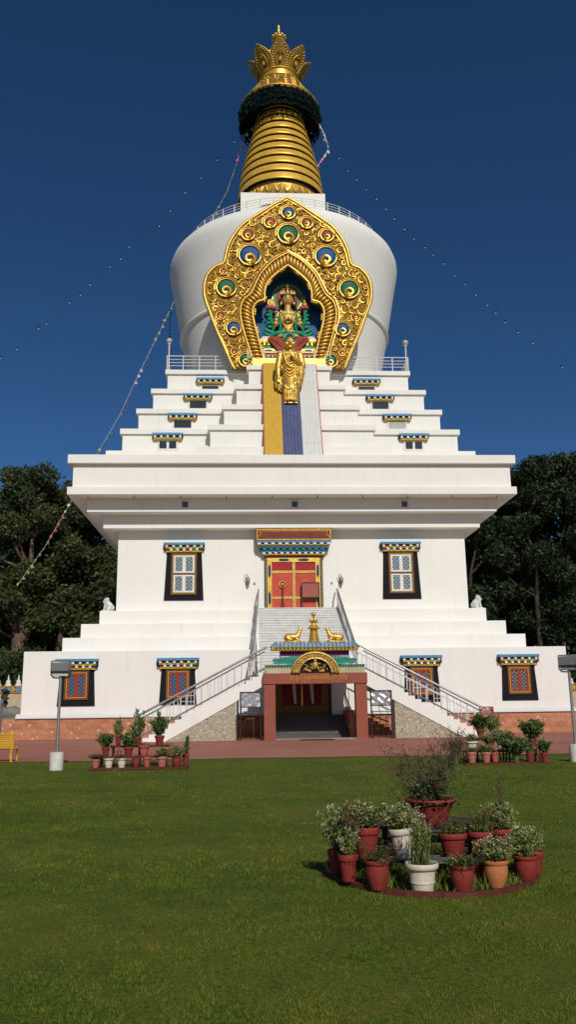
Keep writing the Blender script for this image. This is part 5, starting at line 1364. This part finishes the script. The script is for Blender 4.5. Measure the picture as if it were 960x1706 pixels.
def plant_mesh(kind, seed):
    # unit plant: about 1 high and 1 wide, base at the origin
    g = random.Random(seed); rs = np.random.RandomState(seed); b = B(); L = []; mi = []
    def leaf(p, s, m, up=.3, asp=.55):
        q = leaf_quads(np.array(p, float).reshape(-1, 3), s, asp, up, rs); L.append(q); mi.extend([m] * (len(q) // 4))
    def stem(p, r, m): b.mat(m).tube(p, [r * (1 - .6 * i / (len(p) - 1)) for i in range(len(p))], 4)
    if kind in ('flower', 'redflower', 'leafy', 'yellow'):
        ns = {'flower': 36, 'redflower': 22, 'leafy': 30, 'yellow': 38}[kind]
        for i in range(ns):
            a = g.uniform(0, 2 * PI); lean = g.uniform(.05, .52) ** .8; hgt = g.uniform(.55, 1.0) * (1 - .35 * lean)
            pts = [Vector((.06 * math.cos(a), .06 * math.sin(a), 0)), Vector((lean * .45 * math.cos(a), lean * .45 * math.sin(a), hgt * .5)), Vector((lean * math.cos(a), lean * math.sin(a), hgt))]
            stem(pts, .012, 6)
            P_ = []
            nl = 44 if kind != 'leafy' else 42
            for k in range(nl):
                t = g.uniform(.25, 1.0); p = pts[0] * (1 - t) ** 2 + pts[1] * 2 * t * (1 - t) + pts[2] * t * t
                P_.append(p + Vector((g.gauss(0, .06), g.gauss(0, .06), g.gauss(0, .04))))
            m = {'flower': 1 if g.random() < .8 else 0, 'redflower': 0, 'leafy': 0 if g.random() < .8 else 1, 'yellow': 1 if g.random() < .7 else 0}[kind]
            leaf(P_, .14 if kind == 'leafy' else .085, m, .4, .5)
            if kind in ('flower', 'redflower') and g.random() < .7:
                top = pts[2]
                F_ = [top + Vector((g.gauss(0, .035), g.gauss(0, .035), g.uniform(-.05, .05))) for _ in range(7)]
                leaf(F_[:5], .05, 4 if kind == 'flower' else 5, .2, .8)
    elif kind == 'sparse':
        for i in range(26):
            a = g.uniform(0, 2 * PI); R = g.uniform(.1, .55); hgt = g.uniform(.3, 1.0)
            pts = [Vector((.2 * R * math.cos(a), .2 * R * math.sin(a), 0)), Vector((R * .6 * math.cos(a), R * .6 * math.sin(a), hgt * .7)), Vector((R * math.cos(a), R * math.sin(a), hgt))]
            stem(pts, .010, 7 if i % 2 else 6)
            leaf([pts[1] * (1 - t) + pts[2] * t + Vector((g.gauss(0, .05), g.gauss(0, .05), g.gauss(0, .04))) for t in (0, .2, .4, .6, .8, .9, 1)], .085, g.choice((2, 3, 3, 0, 2)), .3, .4)
    elif kind == 'grassy':
        vs = []
        for i in range(130):
            a = g.uniform(0, 2 * PI); R = g.uniform(.1, .7); hgt = g.uniform(.4, 1.0); x0, y0 = .25 * g.gauss(0, .6), .25 * g.gauss(0, .6)
            w = .012; mid = (x0 + R * .35 * math.cos(a), y0 + R * .35 * math.sin(a), hgt * .65); tip = (x0 + R * math.cos(a), y0 + R * math.sin(a), hgt * g.uniform(.7, 1))
            ca, sa = -math.sin(a) * w, math.cos(a) * w
            b.mat(g.choice((0, 0, 1, 1, 2))).add([(x0 - ca, y0 - sa, 0), (x0 + ca, y0 + sa, 0), (mid[0] + ca, mid[1] + sa, mid[2]), (mid[0] - ca, mid[1] - sa, mid[2]), tip], [(0, 1, 2, 3), (3, 2, 4)])
    elif kind == 'twig':
        def br(p, d, l, r, lv):
            k = 4; pts = [p]; q = p.copy(); dd = d.copy()
            for i in range(k):
                dd = (dd + Vector((g.gauss(0, .28), g.gauss(0, .28), g.gauss(.03, .2)))).normalized(); q = q + dd * l / k; pts.append(q.copy())
            b.mat(7).tube(pts, [r * (1 - .45 * i / k) for i in range(k + 1)], 4)
            if lv > 0:
                for _ in range(g.choice((3, 4, 4))):
                    j = g.randint(1, k); nd = (dd * .6 + Vector((g.gauss(0, .6), g.gauss(0, .6), g.gauss(.12, .45)))).normalized(); br(pts[j], nd, l * g.uniform(.5, .8), r * .55, lv - 1)
            elif g.random() < .75:
                leaf([pts[-1], pts[-2]], .036, g.choice((3, 2, 0, 7, 7)), .2, .5)
        for i in range(10):
            a = 2 * PI * i / 10 + g.uniform(-.3, .3); br(Vector((.05 * math.cos(a), .05 * math.sin(a), 0)), Vector((.66 * math.cos(a), .66 * math.sin(a), .8)).normalized(), .52, .014, 3)
        for a, l in ((PI + .15, .75), (2.6, .5), (.1, .5)):
            br(Vector((0, 0, .25)), Vector((math.cos(a), -.3, .25)).normalized(), l, .012, 1)
        leaf(rs.normal(size=(170, 3)) * [.20, .20, .05] + [0, 0, .07], .055, 0, .4); leaf(rs.normal(size=(70, 3)) * [.2, .2, .05] + [0, 0, .04], .055, 3, .4)
        leaf(rs.normal(size=(420, 3)) * [.25, .25, .16] + [-.04, 0, .38], .036, 0, .4)
    elif kind == 'spike':
        for i in range(5):
            a = g.uniform(0, 2 * PI); R = g.uniform(.02, .12); pts = [Vector((.03 * math.cos(a), .03 * math.sin(a), 0)), Vector((R * .5 * math.cos(a), R * .5 * math.sin(a), .5)), Vector((R * math.cos(a), R * math.sin(a), g.uniform(.75, 1)))]
            stem(pts, .012, 7)
            leaf([pts[1] * (1 - t) + pts[2] * t + Vector((g.gauss(0, .02), g.gauss(0, .02), 0)) for t in np.linspace(-.3, 1, 40)], .05, g.choice((2, 3, 2)), 1.2, .5)
            leaf([pts[0] * (1 - t) + pts[1] * t + Vector((g.gauss(0, .05), g.gauss(0, .05), 0)) for t in np.linspace(.1, 1, 12)], .1, 0, .6)
    elif kind == 'cane':
        for i in range(9):
            a = g.uniform(0, 2 * PI); R = g.uniform(.05, .3); hgt = g.uniform(.6, 1); pts = [Vector((.05 * math.cos(a), .05 * math.sin(a), 0)), Vector((R * .7 * math.cos(a), R * .7 * math.sin(a), hgt * .55)), Vector((R * math.cos(a), R * math.sin(a), hgt))]
            stem(pts, .016, 6)
            leaf([pts[0] * (1 - t) ** 2 + pts[1] * 2 * t * (1 - t) + pts[2] * t * t + Vector((g.gauss(0, .05), g.gauss(0, .05), g.gauss(0, .02))) for t in np.linspace(.15, 1, 26)], .15, g.choice((0, 0, 0, 1)), .3, .42)
    for q, in zip(L):
        q = q.tolist()
        o = len(b.v); b.v += [tuple(p) for p in q]
        b.f += [(o + i, o + i + 1, o + i + 2, o + i + 3) for i in range(0, len(q), 4)]
    b.m += mi
    return b.mesh('plant', LM)
PM = {}
def plantm(kind, v):
    if (kind, v) not in PM: PM[(kind, v)] = plant_mesh(kind, 31 * v + sum(map(ord, kind)))
    return PM[(kind, v)]
count = 0; PK = 1.12
def potted(x, y, z, h, w, kind, mat, plants, label, group, lean=(0, 0)):
    global count; count += 1
    t = thing('potted_plant', label, 'potted plant', (x, y, z), 0, group)
    o = link('pot', potmesh(kind, mat), t, local=True); o.scale = (w / 1.04, w / 1.04, h); o.rotation_euler = (lean[0], lean[1], 0)
    for pk, v, pw, ph in plants:
        p = link('plant', plantm(pk, v), t, local=True); p.location = (lean[1] * h * .8, 0, h * .88); p.scale = (pw * PK, pw * PK, ph * (1 + (PK - 1) * .6)); p.rotation_euler = (0, 0, count * 1.37)
G1 = 'pots on the round planter in the foreground'
RX, RY = -1.08, -53.25
# x, y, z, height, width, shape, colour, plants, label
RING = [
 (-2.04, -53.55, .03, .21, .16, 'taper', 'potred', [('flower', 0, .26, .46), ('sparse', 1, .3, .4)], 'red pot with dry tall flower stalks at the far left of the round planter'),
 (-1.97, -53.92, .05, .21, .17, 'taper', 'potred', [('sparse', 0, .36, .44), ('flower', 2, .2, .3), ('spike', 1, .3, .5)], 'red pot of browned grassy stems just right of the leftmost pot'),
 (-1.74, -54.2, .03, .22, .21, 'belly', 'potred', [('sparse', 2, .36, .17), ('sparse', 1, .34, .14), ('leafy', 0, .22, .08)], 'rounded red pot with low reddish trailing plant, front left of the planter'),
 (-1.36, -54.32, .02, .22, .26, 'ridged', 'potcream', [('grassy', 0, .26, .40), ('flower', 1, .16, .45)], 'ridged cream pot with tall grassy stems at the front of the planter'),
 (-1.0, -54.32, .02, .20, .21, 'belly', 'potred', [('grassy', 1, .3, .12), ('redflower', 0, .24, .08), ('leafy', 2, .24, .09)], 'bellied red pot with short green tufts at the front centre of the planter'),
 (-.79, -53.98, .02, .16, .16, 'taper', 'potred', [('grassy', 2, .12, .08)], 'small red pot half hidden behind the front bellied red pot'),
 (-.66, -54.2, .02, .21, .215, 'belly', 'potorange', [('flower', 0, .32, .24), ('yellow', 1, .3, .2), ('sparse', 0, .3, .2)], 'plain orange clay pot full of white flowers, front right of the planter'),
 (-.30, -53.95, .02, .20, .21, 'belly', 'potred', [('flower', 1, .28, .30), ('grassy', 0, .2, .28), ('yellow', 2, .26, .2)], 'red pot with upright white flowers at the right end of the planter'),
 (-.15, -53.72, .02, .20, .18, 'taper', 'potred', [('flower', 2, .22, .26)], 'red pot tucked behind the rightmost white flowers of the planter'),
 (-1.77, -53.75, .22, .25, .235, 'taper', 'potred', [('flower', 2, .32, .30), ('sparse', 1, .3, .26)], 'tall red pot of white flowers on the upper left tier of the planter'),
 (-1.43, -53.82, .22, .25, .20, 'ridged', 'potcream', [('flower', 0, .32, .26), ('flower', 1, .36, .22)], 'leaning cream pot with a wide white-flowered bush on the upper tier', (.05, -.10)),
 (-.94, -53.78, .22, .19, .245, 'taper', 'potred', [('sparse', 0, .36, .17), ('grassy', 2, .26, .15), ('yellow', 0, .2, .1)], 'wide red pot with thin dry sprigs in the middle of the upper tier'),
 (-.65, -53.7, .22, .19, .235, 'taper', 'potred', [('sparse', 2, .32, .22), ('grassy', 1, .34, .24), ('yellow', 1, .24, .14)], 'wide red pot with wispy grass, second from the right on the upper tier'),
 (-.39, -53.5, .22, .18, .195, 'taper', 'potred', [('spike', 0, .28, .54), ('flower', 1, .28, .28), ('yellow', 0, .3, .3)], 'red pot with a tall dry spike on the right of the upper tier'),
 (-1.03, -53.3, .455, .245, .535, 'bowl', 'potred', [('twig', 0, .70, .64), ('leafy', 1, .30, .20)], 'large red bowl holding a bare twiggy shrub on top of the planter'),
]
for r in RING:
    q_ = 1.12 if r[4] < .4 else 1.0
    potted(r[0], r[1], r[2], r[3] * q_, r[4] * q_, *r[5:9], G1, *(r[9:]))
t = thing('round_plant_stand', 'round tiered iron plant stand with lattice top and red kerb on the lawn', 'plant stand', (RX, RY, 0))
b = B(); N = 72
ring = lambda rx, ry, z: [(RX + rx * math.cos(2 * PI * i / N), RY + ry * math.sin(2 * PI * i / N), z) for i in range(N)]
vs = ring(1.05, 1.27, -.01) + ring(1.05, 1.27, .05) + ring(1.012, 1.23, .05) + ring(1.012, 1.23, -.01)
b.add(vs, [(k * N + i, k * N + (i + 1) % N, (k + 1) * N + (i + 1) % N, (k + 1) * N + i) for k in range(3) for i in range(N)])
b.build('kerb_ring', 'rust', t)
b = B(); b.add(ring(1.02, 1.24, .016) + [(RX, RY, .016)], [(i, (i + 1) % N, N) for i in range(N)]); b.build('soil_bed', 'soil', t)
b = B()
for rad in (.46, .58, .70, .80): b.tube(ring(rad, rad * 1.0, .21), .014, 5, True)
for i in range(20): a = 2 * PI * i / 20; b.tube([(RX + .44 * math.cos(a), RY + .44 * math.sin(a), .20), (RX + .81 * math.cos(a), RY + .81 * math.sin(a), .20)], .012, 4)
b.build('middle_tier', 'iron', t)
b = B(); b.tube(ring(.54, .54, .445), .018, 6, True)
for k in range(-9, 10):
    q = k * .055; h = math.sqrt(max(0, .54 ** 2 - q * q))
    c4, s4 = math.cos(.6), math.sin(.6)
    for sg in (1, -1):
        p = lambda u, v: (RX + u * c4 - sg * v * s4, RY + sg * u * s4 + v * c4, .445 + .004 * sg)
        b.tube([p(-h, q), p(h, q)], .0085, 4)
b.build('lattice_top', M.setdefault('wornwood', paint('worn_lattice', (.055, .042, .034), .8, .3, 12, 0, .2)), t)
for i in range(6):
    a = 2 * PI * i / 6 + .3
    B().tube([(RX + .48 * math.cos(a), RY + .48 * math.sin(a), .44), (RX + .5 * math.cos(a), RY + .5 * math.sin(a), .2), (RX + .52 * math.cos(a), RY + .52 * math.sin(a), 0)], .022, 6).build('leg', 'iron', t)
    B().tube([(RX + .78 * math.cos(a), RY + .78 * math.sin(a), .21), (RX + .79 * math.cos(a), RY + .79 * math.sin(a), 0)], .018, 6).build('leg', 'iron', t)
# weeds growing in the bed of the planter
g = random.Random(77)
wv = B()
for i in range(1000):
    a = g.uniform(0, 2 * PI); R = math.sqrt(g.random()) * .95; x, y = RX + R * 1.0 * math.cos(a), RY + R * 1.22 * math.sin(a); h_ = g.uniform(.04, .17)
    for _ in range(3):
        aa = g.uniform(0, 2 * PI); dx, dy = .06 * math.cos(aa), .06 * math.sin(aa)
        wv.add([(x - .004, y, .01), (x + .004, y, .01), (x + dx, y + dy, h_)], [(0, 1, 2)])
tag(wv.build('weeds', 'grass'), kind='stuff', label='rough weeds and grass growing between the planter pots', cat='weeds')

G2 = 'pots on the left plant rack'
RL_ = [
 (-7.03, -38.5, .06, .23, .235, 'taper', 'potswirl', [('redflower', 1, .34, .16), ('sparse', 0, .4, .12)], 'patterned red pot at the left end of the left rack, lowest shelf'),
 (-6.68, -38.5, .06, .25, .265, 'ridged', 'potcream', [('redflower', 0, .2, .06)], 'first white ridged pot from the left on the lowest shelf of the left rack'),
 (-6.33, -38.5, .06, .25, .265, 'ridged', 'potcream', [('redflower', 1, .28, .12)], 'second white ridged pot, with red flowers, on the lowest shelf of the left rack'),
 (-5.94, -38.5, .06, .26, .235, 'belly', 'potred', [('sparse', 1, .2, .10)], 'plain rounded red pot right of the white pots on the left rack'),
 (-5.65, -38.5, .06, .27, .22, 'taper', 'potpink', [('sparse', 2, .2, .08)], 'faded red pot in the middle of the lowest shelf of the left rack'),
 (-5.24, -38.5, .06, .27, .30, 'taper', 'potswirl', [('redflower', 0, .3, .12), ('leafy', 0, .26, .22)], 'swirl painted red pot with red flowers, right part of the left rack'),
 (-4.84, -38.5, .06, .26, .285, 'belly', 'potred', [('yellow', 0, .36, .30)], 'red pot of yellow-green foliage at the right end of the left rack'),
 (-4.62, -38.15, .06, .30, .19, 'taper', 'potred', [('cane', 1, .3, .42), ('sparse', 1, .25, .2)], 'slim red pot behind the yellow-green plant at the right corner of the left rack'),
 (-6.84, -38.1, .33, .25, .225, 'taper', 'potred', [('leafy', 1, .34, .38), ('yellow', 1, .24, .34)], 'red pot with bushy dark leaves on the left of the middle shelf, left rack'),
 (-6.21, -38.1, .33, .25, .275, 'taper', 'potred', [('leafy', 2, .34, .42), ('sparse', 0, .3, .4)], 'red pot with a tall dense bush in the centre of the middle shelf, left rack'),
 (-5.78, -38.1, .33, .28, .31, 'ridged', 'potpink', [('sparse', 1, .34, .12)], 'big pinkish ridged pot with low dry plant on the middle shelf, left rack'),
 (-5.16, -38.1, .33, .23, .33, 'taper', 'potorange', [('sparse', 2, .34, .12)], 'wide orange clay pot at the right of the middle shelf, left rack'),
 (-6.56, -37.7, .60, .30, .18, 'taper', 'potred', [('cane', 0, .34, .42), ('yellow', 2, .22, .3)], 'narrow red pot with upright canes on the top shelf of the left rack, left side'),
 (-6.01, -37.7, .60, .24, .21, 'taper', 'potred', [('cane', 2, .34, .62), ('leafy', 0, .26, .5)], 'red pot with the tallest bush on the top shelf of the left rack'),
 (-5.40, -37.7, .60, .26, .28, 'taper', 'potred', [('leafy', 1, .36, .50), ('cane', 1, .3, .56)], 'red pot in front of the stair rail on the top shelf of the left rack'),
 (-6.5, -37.9, .33, .16, .18, 'taper', 'potpink', [('sparse', 0, .1, .05)], 'small pale pink pot wedged among the middle shelf pots'),
]
PK = 1.45
for r in RL_: potted(*r[:9], G2)
G3 = 'pots on the right plant rack'
RR_ = [
 (3.2, -38.9, .05, .29, .30, 'taper', 'potswirl', [('yellow', 0, .26, .14), ('grassy', 0, .26, .16)], 'painted red pot at the left end of the right rack, lowest shelf'),
 (3.61, -38.9, .05, .28, .28, 'taper', 'potswirl', [('yellow', 1, .36, .24), ('flower', 0, .3, .2)], 'swirl painted red pot, second on the lowest shelf of the right rack'),
 (3.9, -38.7, .05, .26, .22, 'taper', 'potpink', [('leafy', 0, .14, .06)], 'bare faded red pot behind the second pot of the right rack'),
 (4.44, -38.9, .04, .20, .19, 'taper', 'potolive', [('leafy', 2, .48, .52), ('leafy', 1, .46, .42)], 'mossy pot hidden under a large dark leafy bush on the right rack'),
 (4.82, -38.9, .04, .26, .19, 'taper', 'potred', [('leafy', 0, .24, .30), ('yellow', 2, .22, .22)], 'small red pot with yellow-tipped leaves on the lowest shelf of the right rack'),
 (5.23, -38.9, .04, .25, .21, 'taper', 'potred', [('leafy', 1, .30, .34), ('cane', 0, .26, .34)], 'red pot with brownish bush at the right end of the right rack'),
 (3.33, -38.5, .35, .25, .36, 'ridged', 'potcream', [('yellow', 1, .24, .22), ('sparse', 0, .2, .2)], 'wide white pot on the upper shelf at the left of the right rack'),
 (3.85, -38.5, .36, .20, .25, 'taper', 'potred', [('flower', 2, .42, .28), ('yellow', 0, .4, .24)], 'red pot under a pale flowering mound on the upper shelf of the right rack'),
 (4.16, -38.5, .35, .27, .25, 'ridged', 'potcream', [('flower', 1, .40, .28), ('yellow', 2, .36, .28)], 'white pot under a pale flowering mound on the upper shelf of the right rack'),
 (3.72, -38.1, .70, .21, .255, 'taper', 'potred', [('leafy', 2, .36, .42), ('leafy', 0, .34, .38)], 'red pot with a round dark bush on the highest shelf of the right rack'),
 (4.12, -38.0, .66, .12, .20, 'taper', 'potred', [('yellow', 2, .34, .46), ('leafdry' if False else 'sparse', 1, .4, .5)], 'low pot with loose yellowish branches under the stair sign'),
 (5.2, -38.1, .40, .23, .255, 'taper', 'potred', [('leafy', 1, .44, .52), ('leafy', 2, .4, .46)], 'bright red pot with broad leafy bush raised alone at right of the right rack'),
 (2.78, -38.9, .02, .24, .23, 'taper', 'potolive', [('twig', 1, .42, .62), ('sparse', 2, .46, .6)], 'dull pot with a dry brown shrub just left of the right rack'),
]
for r in RR_: potted(*r[:9], G3)
def rack(name, lab, x0, x1, y0, shelves):
    t = thing(name, lab, 'plant rack', ((x0 + x1) / 2, y0, 0))
    for xa, xb, ya, yb, z in shelves:
        o = B().box(xa, xb, ya, yb, z - .045, z).build('shelf', 'rust', t, None, .006)
        for x in (xa + .06, xb - .06, (xa + xb) / 2):
            if z > .1: B().box(x - .02, x + .02, ya + .02, ya + .06, 0, z - .045).build('leg', 'rust', t); B().box(x - .02, x + .02, yb - .06, yb - .02, 0, z - .045).build('leg', 'rust', t)
rack('plant_rack', 'rusty red stepped rack holding pots on the left edge of the lawn', -7.22, -4.62, -38.7, [(-7.22, -4.52, -38.72, -38.02, .055), (-7.0, -4.9, -38.25, -37.93, .33), (-6.75, -5.15, -37.88, -37.55, .60)])
rack('plant_rack', 'rusty red stepped rack holding pots on the right edge of the lawn', 2.99, 5.4, -39.0, [(3.0, 5.4, -39.1, -38.55, .04), (3.08, 4.4, -38.68, -38.3, .35), (3.5, 4.36, -38.25, -37.85, .66), (5.0, 5.4, -38.25, -37.9, .40)])
# a few dry stalks standing on the lawn behind the round planter
t = thing('dry_stalk', 'thin bare reddish stalk rising beside the round planter', 'plant', (-1.83, -53.3, 0))
B().tube([(-1.83, -53.3, 0), (-1.82, -53.3, .5), (-1.84, -53.3, .98)], [.008, .006, .003], 5).build('stem', 'twig', t)

# ------------------------------------------------------------------ trees
def crown_verts(clusters, n_per, size, rs, zmin=None):
    out = []
    for (cx, cy, cz), (rx, ry, rz) in clusters:
        n = int(n_per * (rx * ry * rz) ** .62)
        d = rs.normal(size=(n, 3)); d /= np.linalg.norm(d, axis=1)[:, None]
        r = (.45 + .62 * rs.rand(n) ** .55)[:, None]
        c = d * r * [rx, ry, rz] + [cx, cy, cz]
        c += rs.normal(size=(n, 3)) * .16
        out.append(leaf_quads(c, size, .62, .15, rs))
    return np.concatenate(out)
def tree_meshes(seed, H_, spread, low, kind, mats):
    rs = np.random.RandomState(seed); g = random.Random(seed)
    cl = []
    n = int((50 if kind == 'round' else 56) * (H_ / 22) * (spread / 4.5) ** 1.2)
    for i in range(n):
        t = (i + .5) / n; z = low + (H_ - low) * t
        prof_ = math.sin(PI * (.12 + .80 * t)) ** .6 if kind == 'round' else (.35 + .75 * math.sin(PI * (.25 + .62 * t)))
        R = spread * prof_ * math.sqrt(g.random()); a = g.uniform(0, 2 * PI)
        s = g.uniform(.75, 1.35) * (1.0 if kind == 'round' else .85)
        cl.append(((R * math.cos(a), R * math.sin(a), min(z, H_ - .8)), (1.25 * s, 1.25 * s, .85 * s)))
    lv = crown_verts(cl, 520, .32, rs)
    tr = B(); base = .62 if kind == 'round' else .34
    pts = [Vector((0, 0, -.5))]; 
    for k in range(1, 7): pts.append(Vector((g.gauss(0, .18) * k * .5, g.gauss(0, .18) * k * .5, H_ * .86 * k / 6)))
    tr.tube(pts, [base * 1.25] + [base * (1 - .145 * k) for k in range(1, 7)], 10)
    for c, r in cl[::2]:
        k = max(1, min(5, int(6 * (c[2] - 1.2) / (H_ * .86)))); p = pts[k]
        m_ = (Vector(c) + p) / 2 + Vector((0, 0, -.3)); tr.tube([p, m_, Vector(c)], [base * .30, base * .2, .04], 5)
    return fast_mesh('crown', lv, 4, mats), tr.mesh('trunk', 'bark' if kind == 'round' else 'darkbark', 60)
TM = {'a': tree_meshes(1, 22.5, 4.8, 4.5, 'round', ['treeleaf']), 'b': tree_meshes(2, 22.0, 4.4, 3.2, 'round', ['treeleaf']), 'c': tree_meshes(3, 23.0, 3.0, 6.5, 'tall', ['treedark']), 'd': tree_meshes(4, 23.5, 2.6, 8.5, 'tall', ['treedark']), 'e': tree_meshes(5, 9.0, 3.2, .8, 'round', ['treeleaf'])}
def tree(x, y, k, sc_, lab, rz, group, sxy=1.0):
    t = thing('tree', lab, 'tree', (x, y, 1.0), rz, group)
    cr, tr = TM[k]
    for nm, me in (('crown', cr), ('trunk', tr)):
        o = link(nm, me, t, local=True); o.scale = (sc_ * sxy, sc_ * sxy, sc_)
GL_, GR_ = 'trees left of the stupa', 'tall forest trees right of the stupa'
tree(-22.7, 12.7, 'a', .98, 'big olive-green tree with the thick pale lower trunk, left of the stupa', .4, GL_)
tree(-17.6, 17.5, 'b', 1.02, 'leafy tree whose crown touches the left cornice of the stupa', 2.1, GL_)
tree(-20.0, 14.6, 'b', .93, 'leafy tree between the pale trunk and the stupa', 1.1, GL_)
tree(-31, 15, 'b', 1.04, 'tree cut by the left edge of the photo', 3.6, GL_)
tree(-21, 22, 'a', 1.0, 'tree filling the gap behind the left string of prayer flags', 4.4, GL_)
tree(-14.6, 23, 'b', 1.17, 'tree just peeping over the left roof edge of the stupa', 5.2, GL_)
tree(-27.5, 25, 'b', 1.0, 'tree standing behind the big pale-trunked tree', 1.2, GL_)
tree(-19.2, 11.2, 'e', 1.0, 'low bushy tree beside the left terrace steps', .7, GL_)
tree(-34, 24, 'a', 1.0, 'rear tree at the far left edge', 2.6, GL_)
for i, (x, y, k, sc_, lab) in enumerate([
 (18.6, 14.5, 'c', .94, 'forest tree nearest to the right wall of the stupa'), (21.6, 17.5, 'd', 1.02, 'forest tree behind the right lion statue'),
 (24.2, 14.2, 'c', 1.03, 'forest tree in the middle of the right-hand wood'), (27.0, 16.5, 'd', 1.04, 'forest tree second from the right edge'),
 (29.6, 15.0, 'c', 1.06, 'forest tree at the right edge of the photo'), (20.2, 22.0, 'c', 1.03, 'second-row forest tree showing past the right parapet'),
 (24.0, 23.5, 'd', 1.12, 'second-row forest tree, highest behind the middle of the right-hand wood'), (28.2, 23.0, 'c', 1.14, 'second-row forest tree behind the right edge pair'),
 (32.5, 20.0, 'd', 1.1, 'forest tree just past the right edge'), (17.0, 20.5, 'd', .9, 'forest tree mostly hidden behind the right side of the stupa'), (22.6, 28.5, 'c', 1.1, 'rearmost forest tree right of the stupa'), (26.4, 29.5, 'd', 1.18, 'rearmost tall forest tree near the right edge')]):
    tree(x, y, k, sc_, lab, i * 1.3, GR_)
# old pale trunk with dead stubs, left
t = thing('old_trunk', 'stout pale weathered tree trunk with a broken limb at the left', 'tree trunk', (-22.6, 12.0, 1.0))
B().tube([(-22.4, 12, .6), (-22.5, 12, 4), (-22.75, 12, 6.5), (-22.9, 12, 9), (-23.0, 12.1, 10.5), (-23.2, 12.3, 12)], [.95, .84, .78, .66, .50, .36], 14).build('trunk', 'bark', t, 60)
b = B(); b.tube([(-22.6, 11.9, 7.0), (-22.0, 11.5, 8.0), (-21.9, 11.5, 9.6)], [.34, .24, .12], 8); b.build('limb', 'bark', t, 60)
# hedges
def hedge(x0, x1, y, z0, z1, d, n, lab):
    rs = np.random.RandomState(int(abs(x0) * 7)); c = rs.rand(n, 3) * [x1 - x0, d, z1 - z0] + [x0, y, z0]
    c[:, 2] += .3 * np.sin(c[:, 0] * 1.7); t = thing('hedge', lab, 'hedge', ((x0 + x1) / 2, y + d / 2, 1.1))
    o = link('leaves', fast_mesh('leaves', leaf_quads(c, .26, .6, .2, rs), 4, ['hedge']), t)
    b = B(); [b.tube([(x, y + d / 2, 1.0), (x, y + d / 2, z1 - .3)], .04, 5) for x in np.arange(x0 + .3, x1, .8)]; b.build('stems', 'darkbark', t)
hedge(-32, -17.0, 6.0, 1.2, 6.0, 2.2, 16000, 'bright green hedge behind the painted wall at the left')
hedge(16.4, 34, 7.0, 1.2, 5.6, 2.4, 14000, 'dark hedge under the forest at the right')
t = thing('topiary_stump', 'gnarled brown carved stump before the painted wall at the left', 'stump', (-20.4, -.5, 1.1))
b = B(); g = random.Random(3)
for i in range(16): b.ell((-20.4 + g.uniform(-.22, .22), -.5 + g.uniform(-.2, .2), 1.3 + i * .11), (g.uniform(.14, .3), .2, g.uniform(.1, .2)), 8, 5)
link('trunk', voxel(b, .05, 1, 'darkbark', 'trunk'), t)
# distant wood
rs = np.random.RandomState(12)
n = 85000; c = rs.rand(n, 3) * [150, 10, 26.5] + [-75, 34, .5]
c[:, 2] *= (.80 + .20 * np.abs(np.sin(c[:, 0] * .31) * np.cos(c[:, 0] * .13))) * np.where(c[:, 0] < 0, .86, 1)
tag(link('far_wood', fast_mesh('far_wood', leaf_quads(c, .95, .7, .1, rs), 4, ['treedark'])), kind='stuff', label='dark distant wood behind the trees', cat='wood')
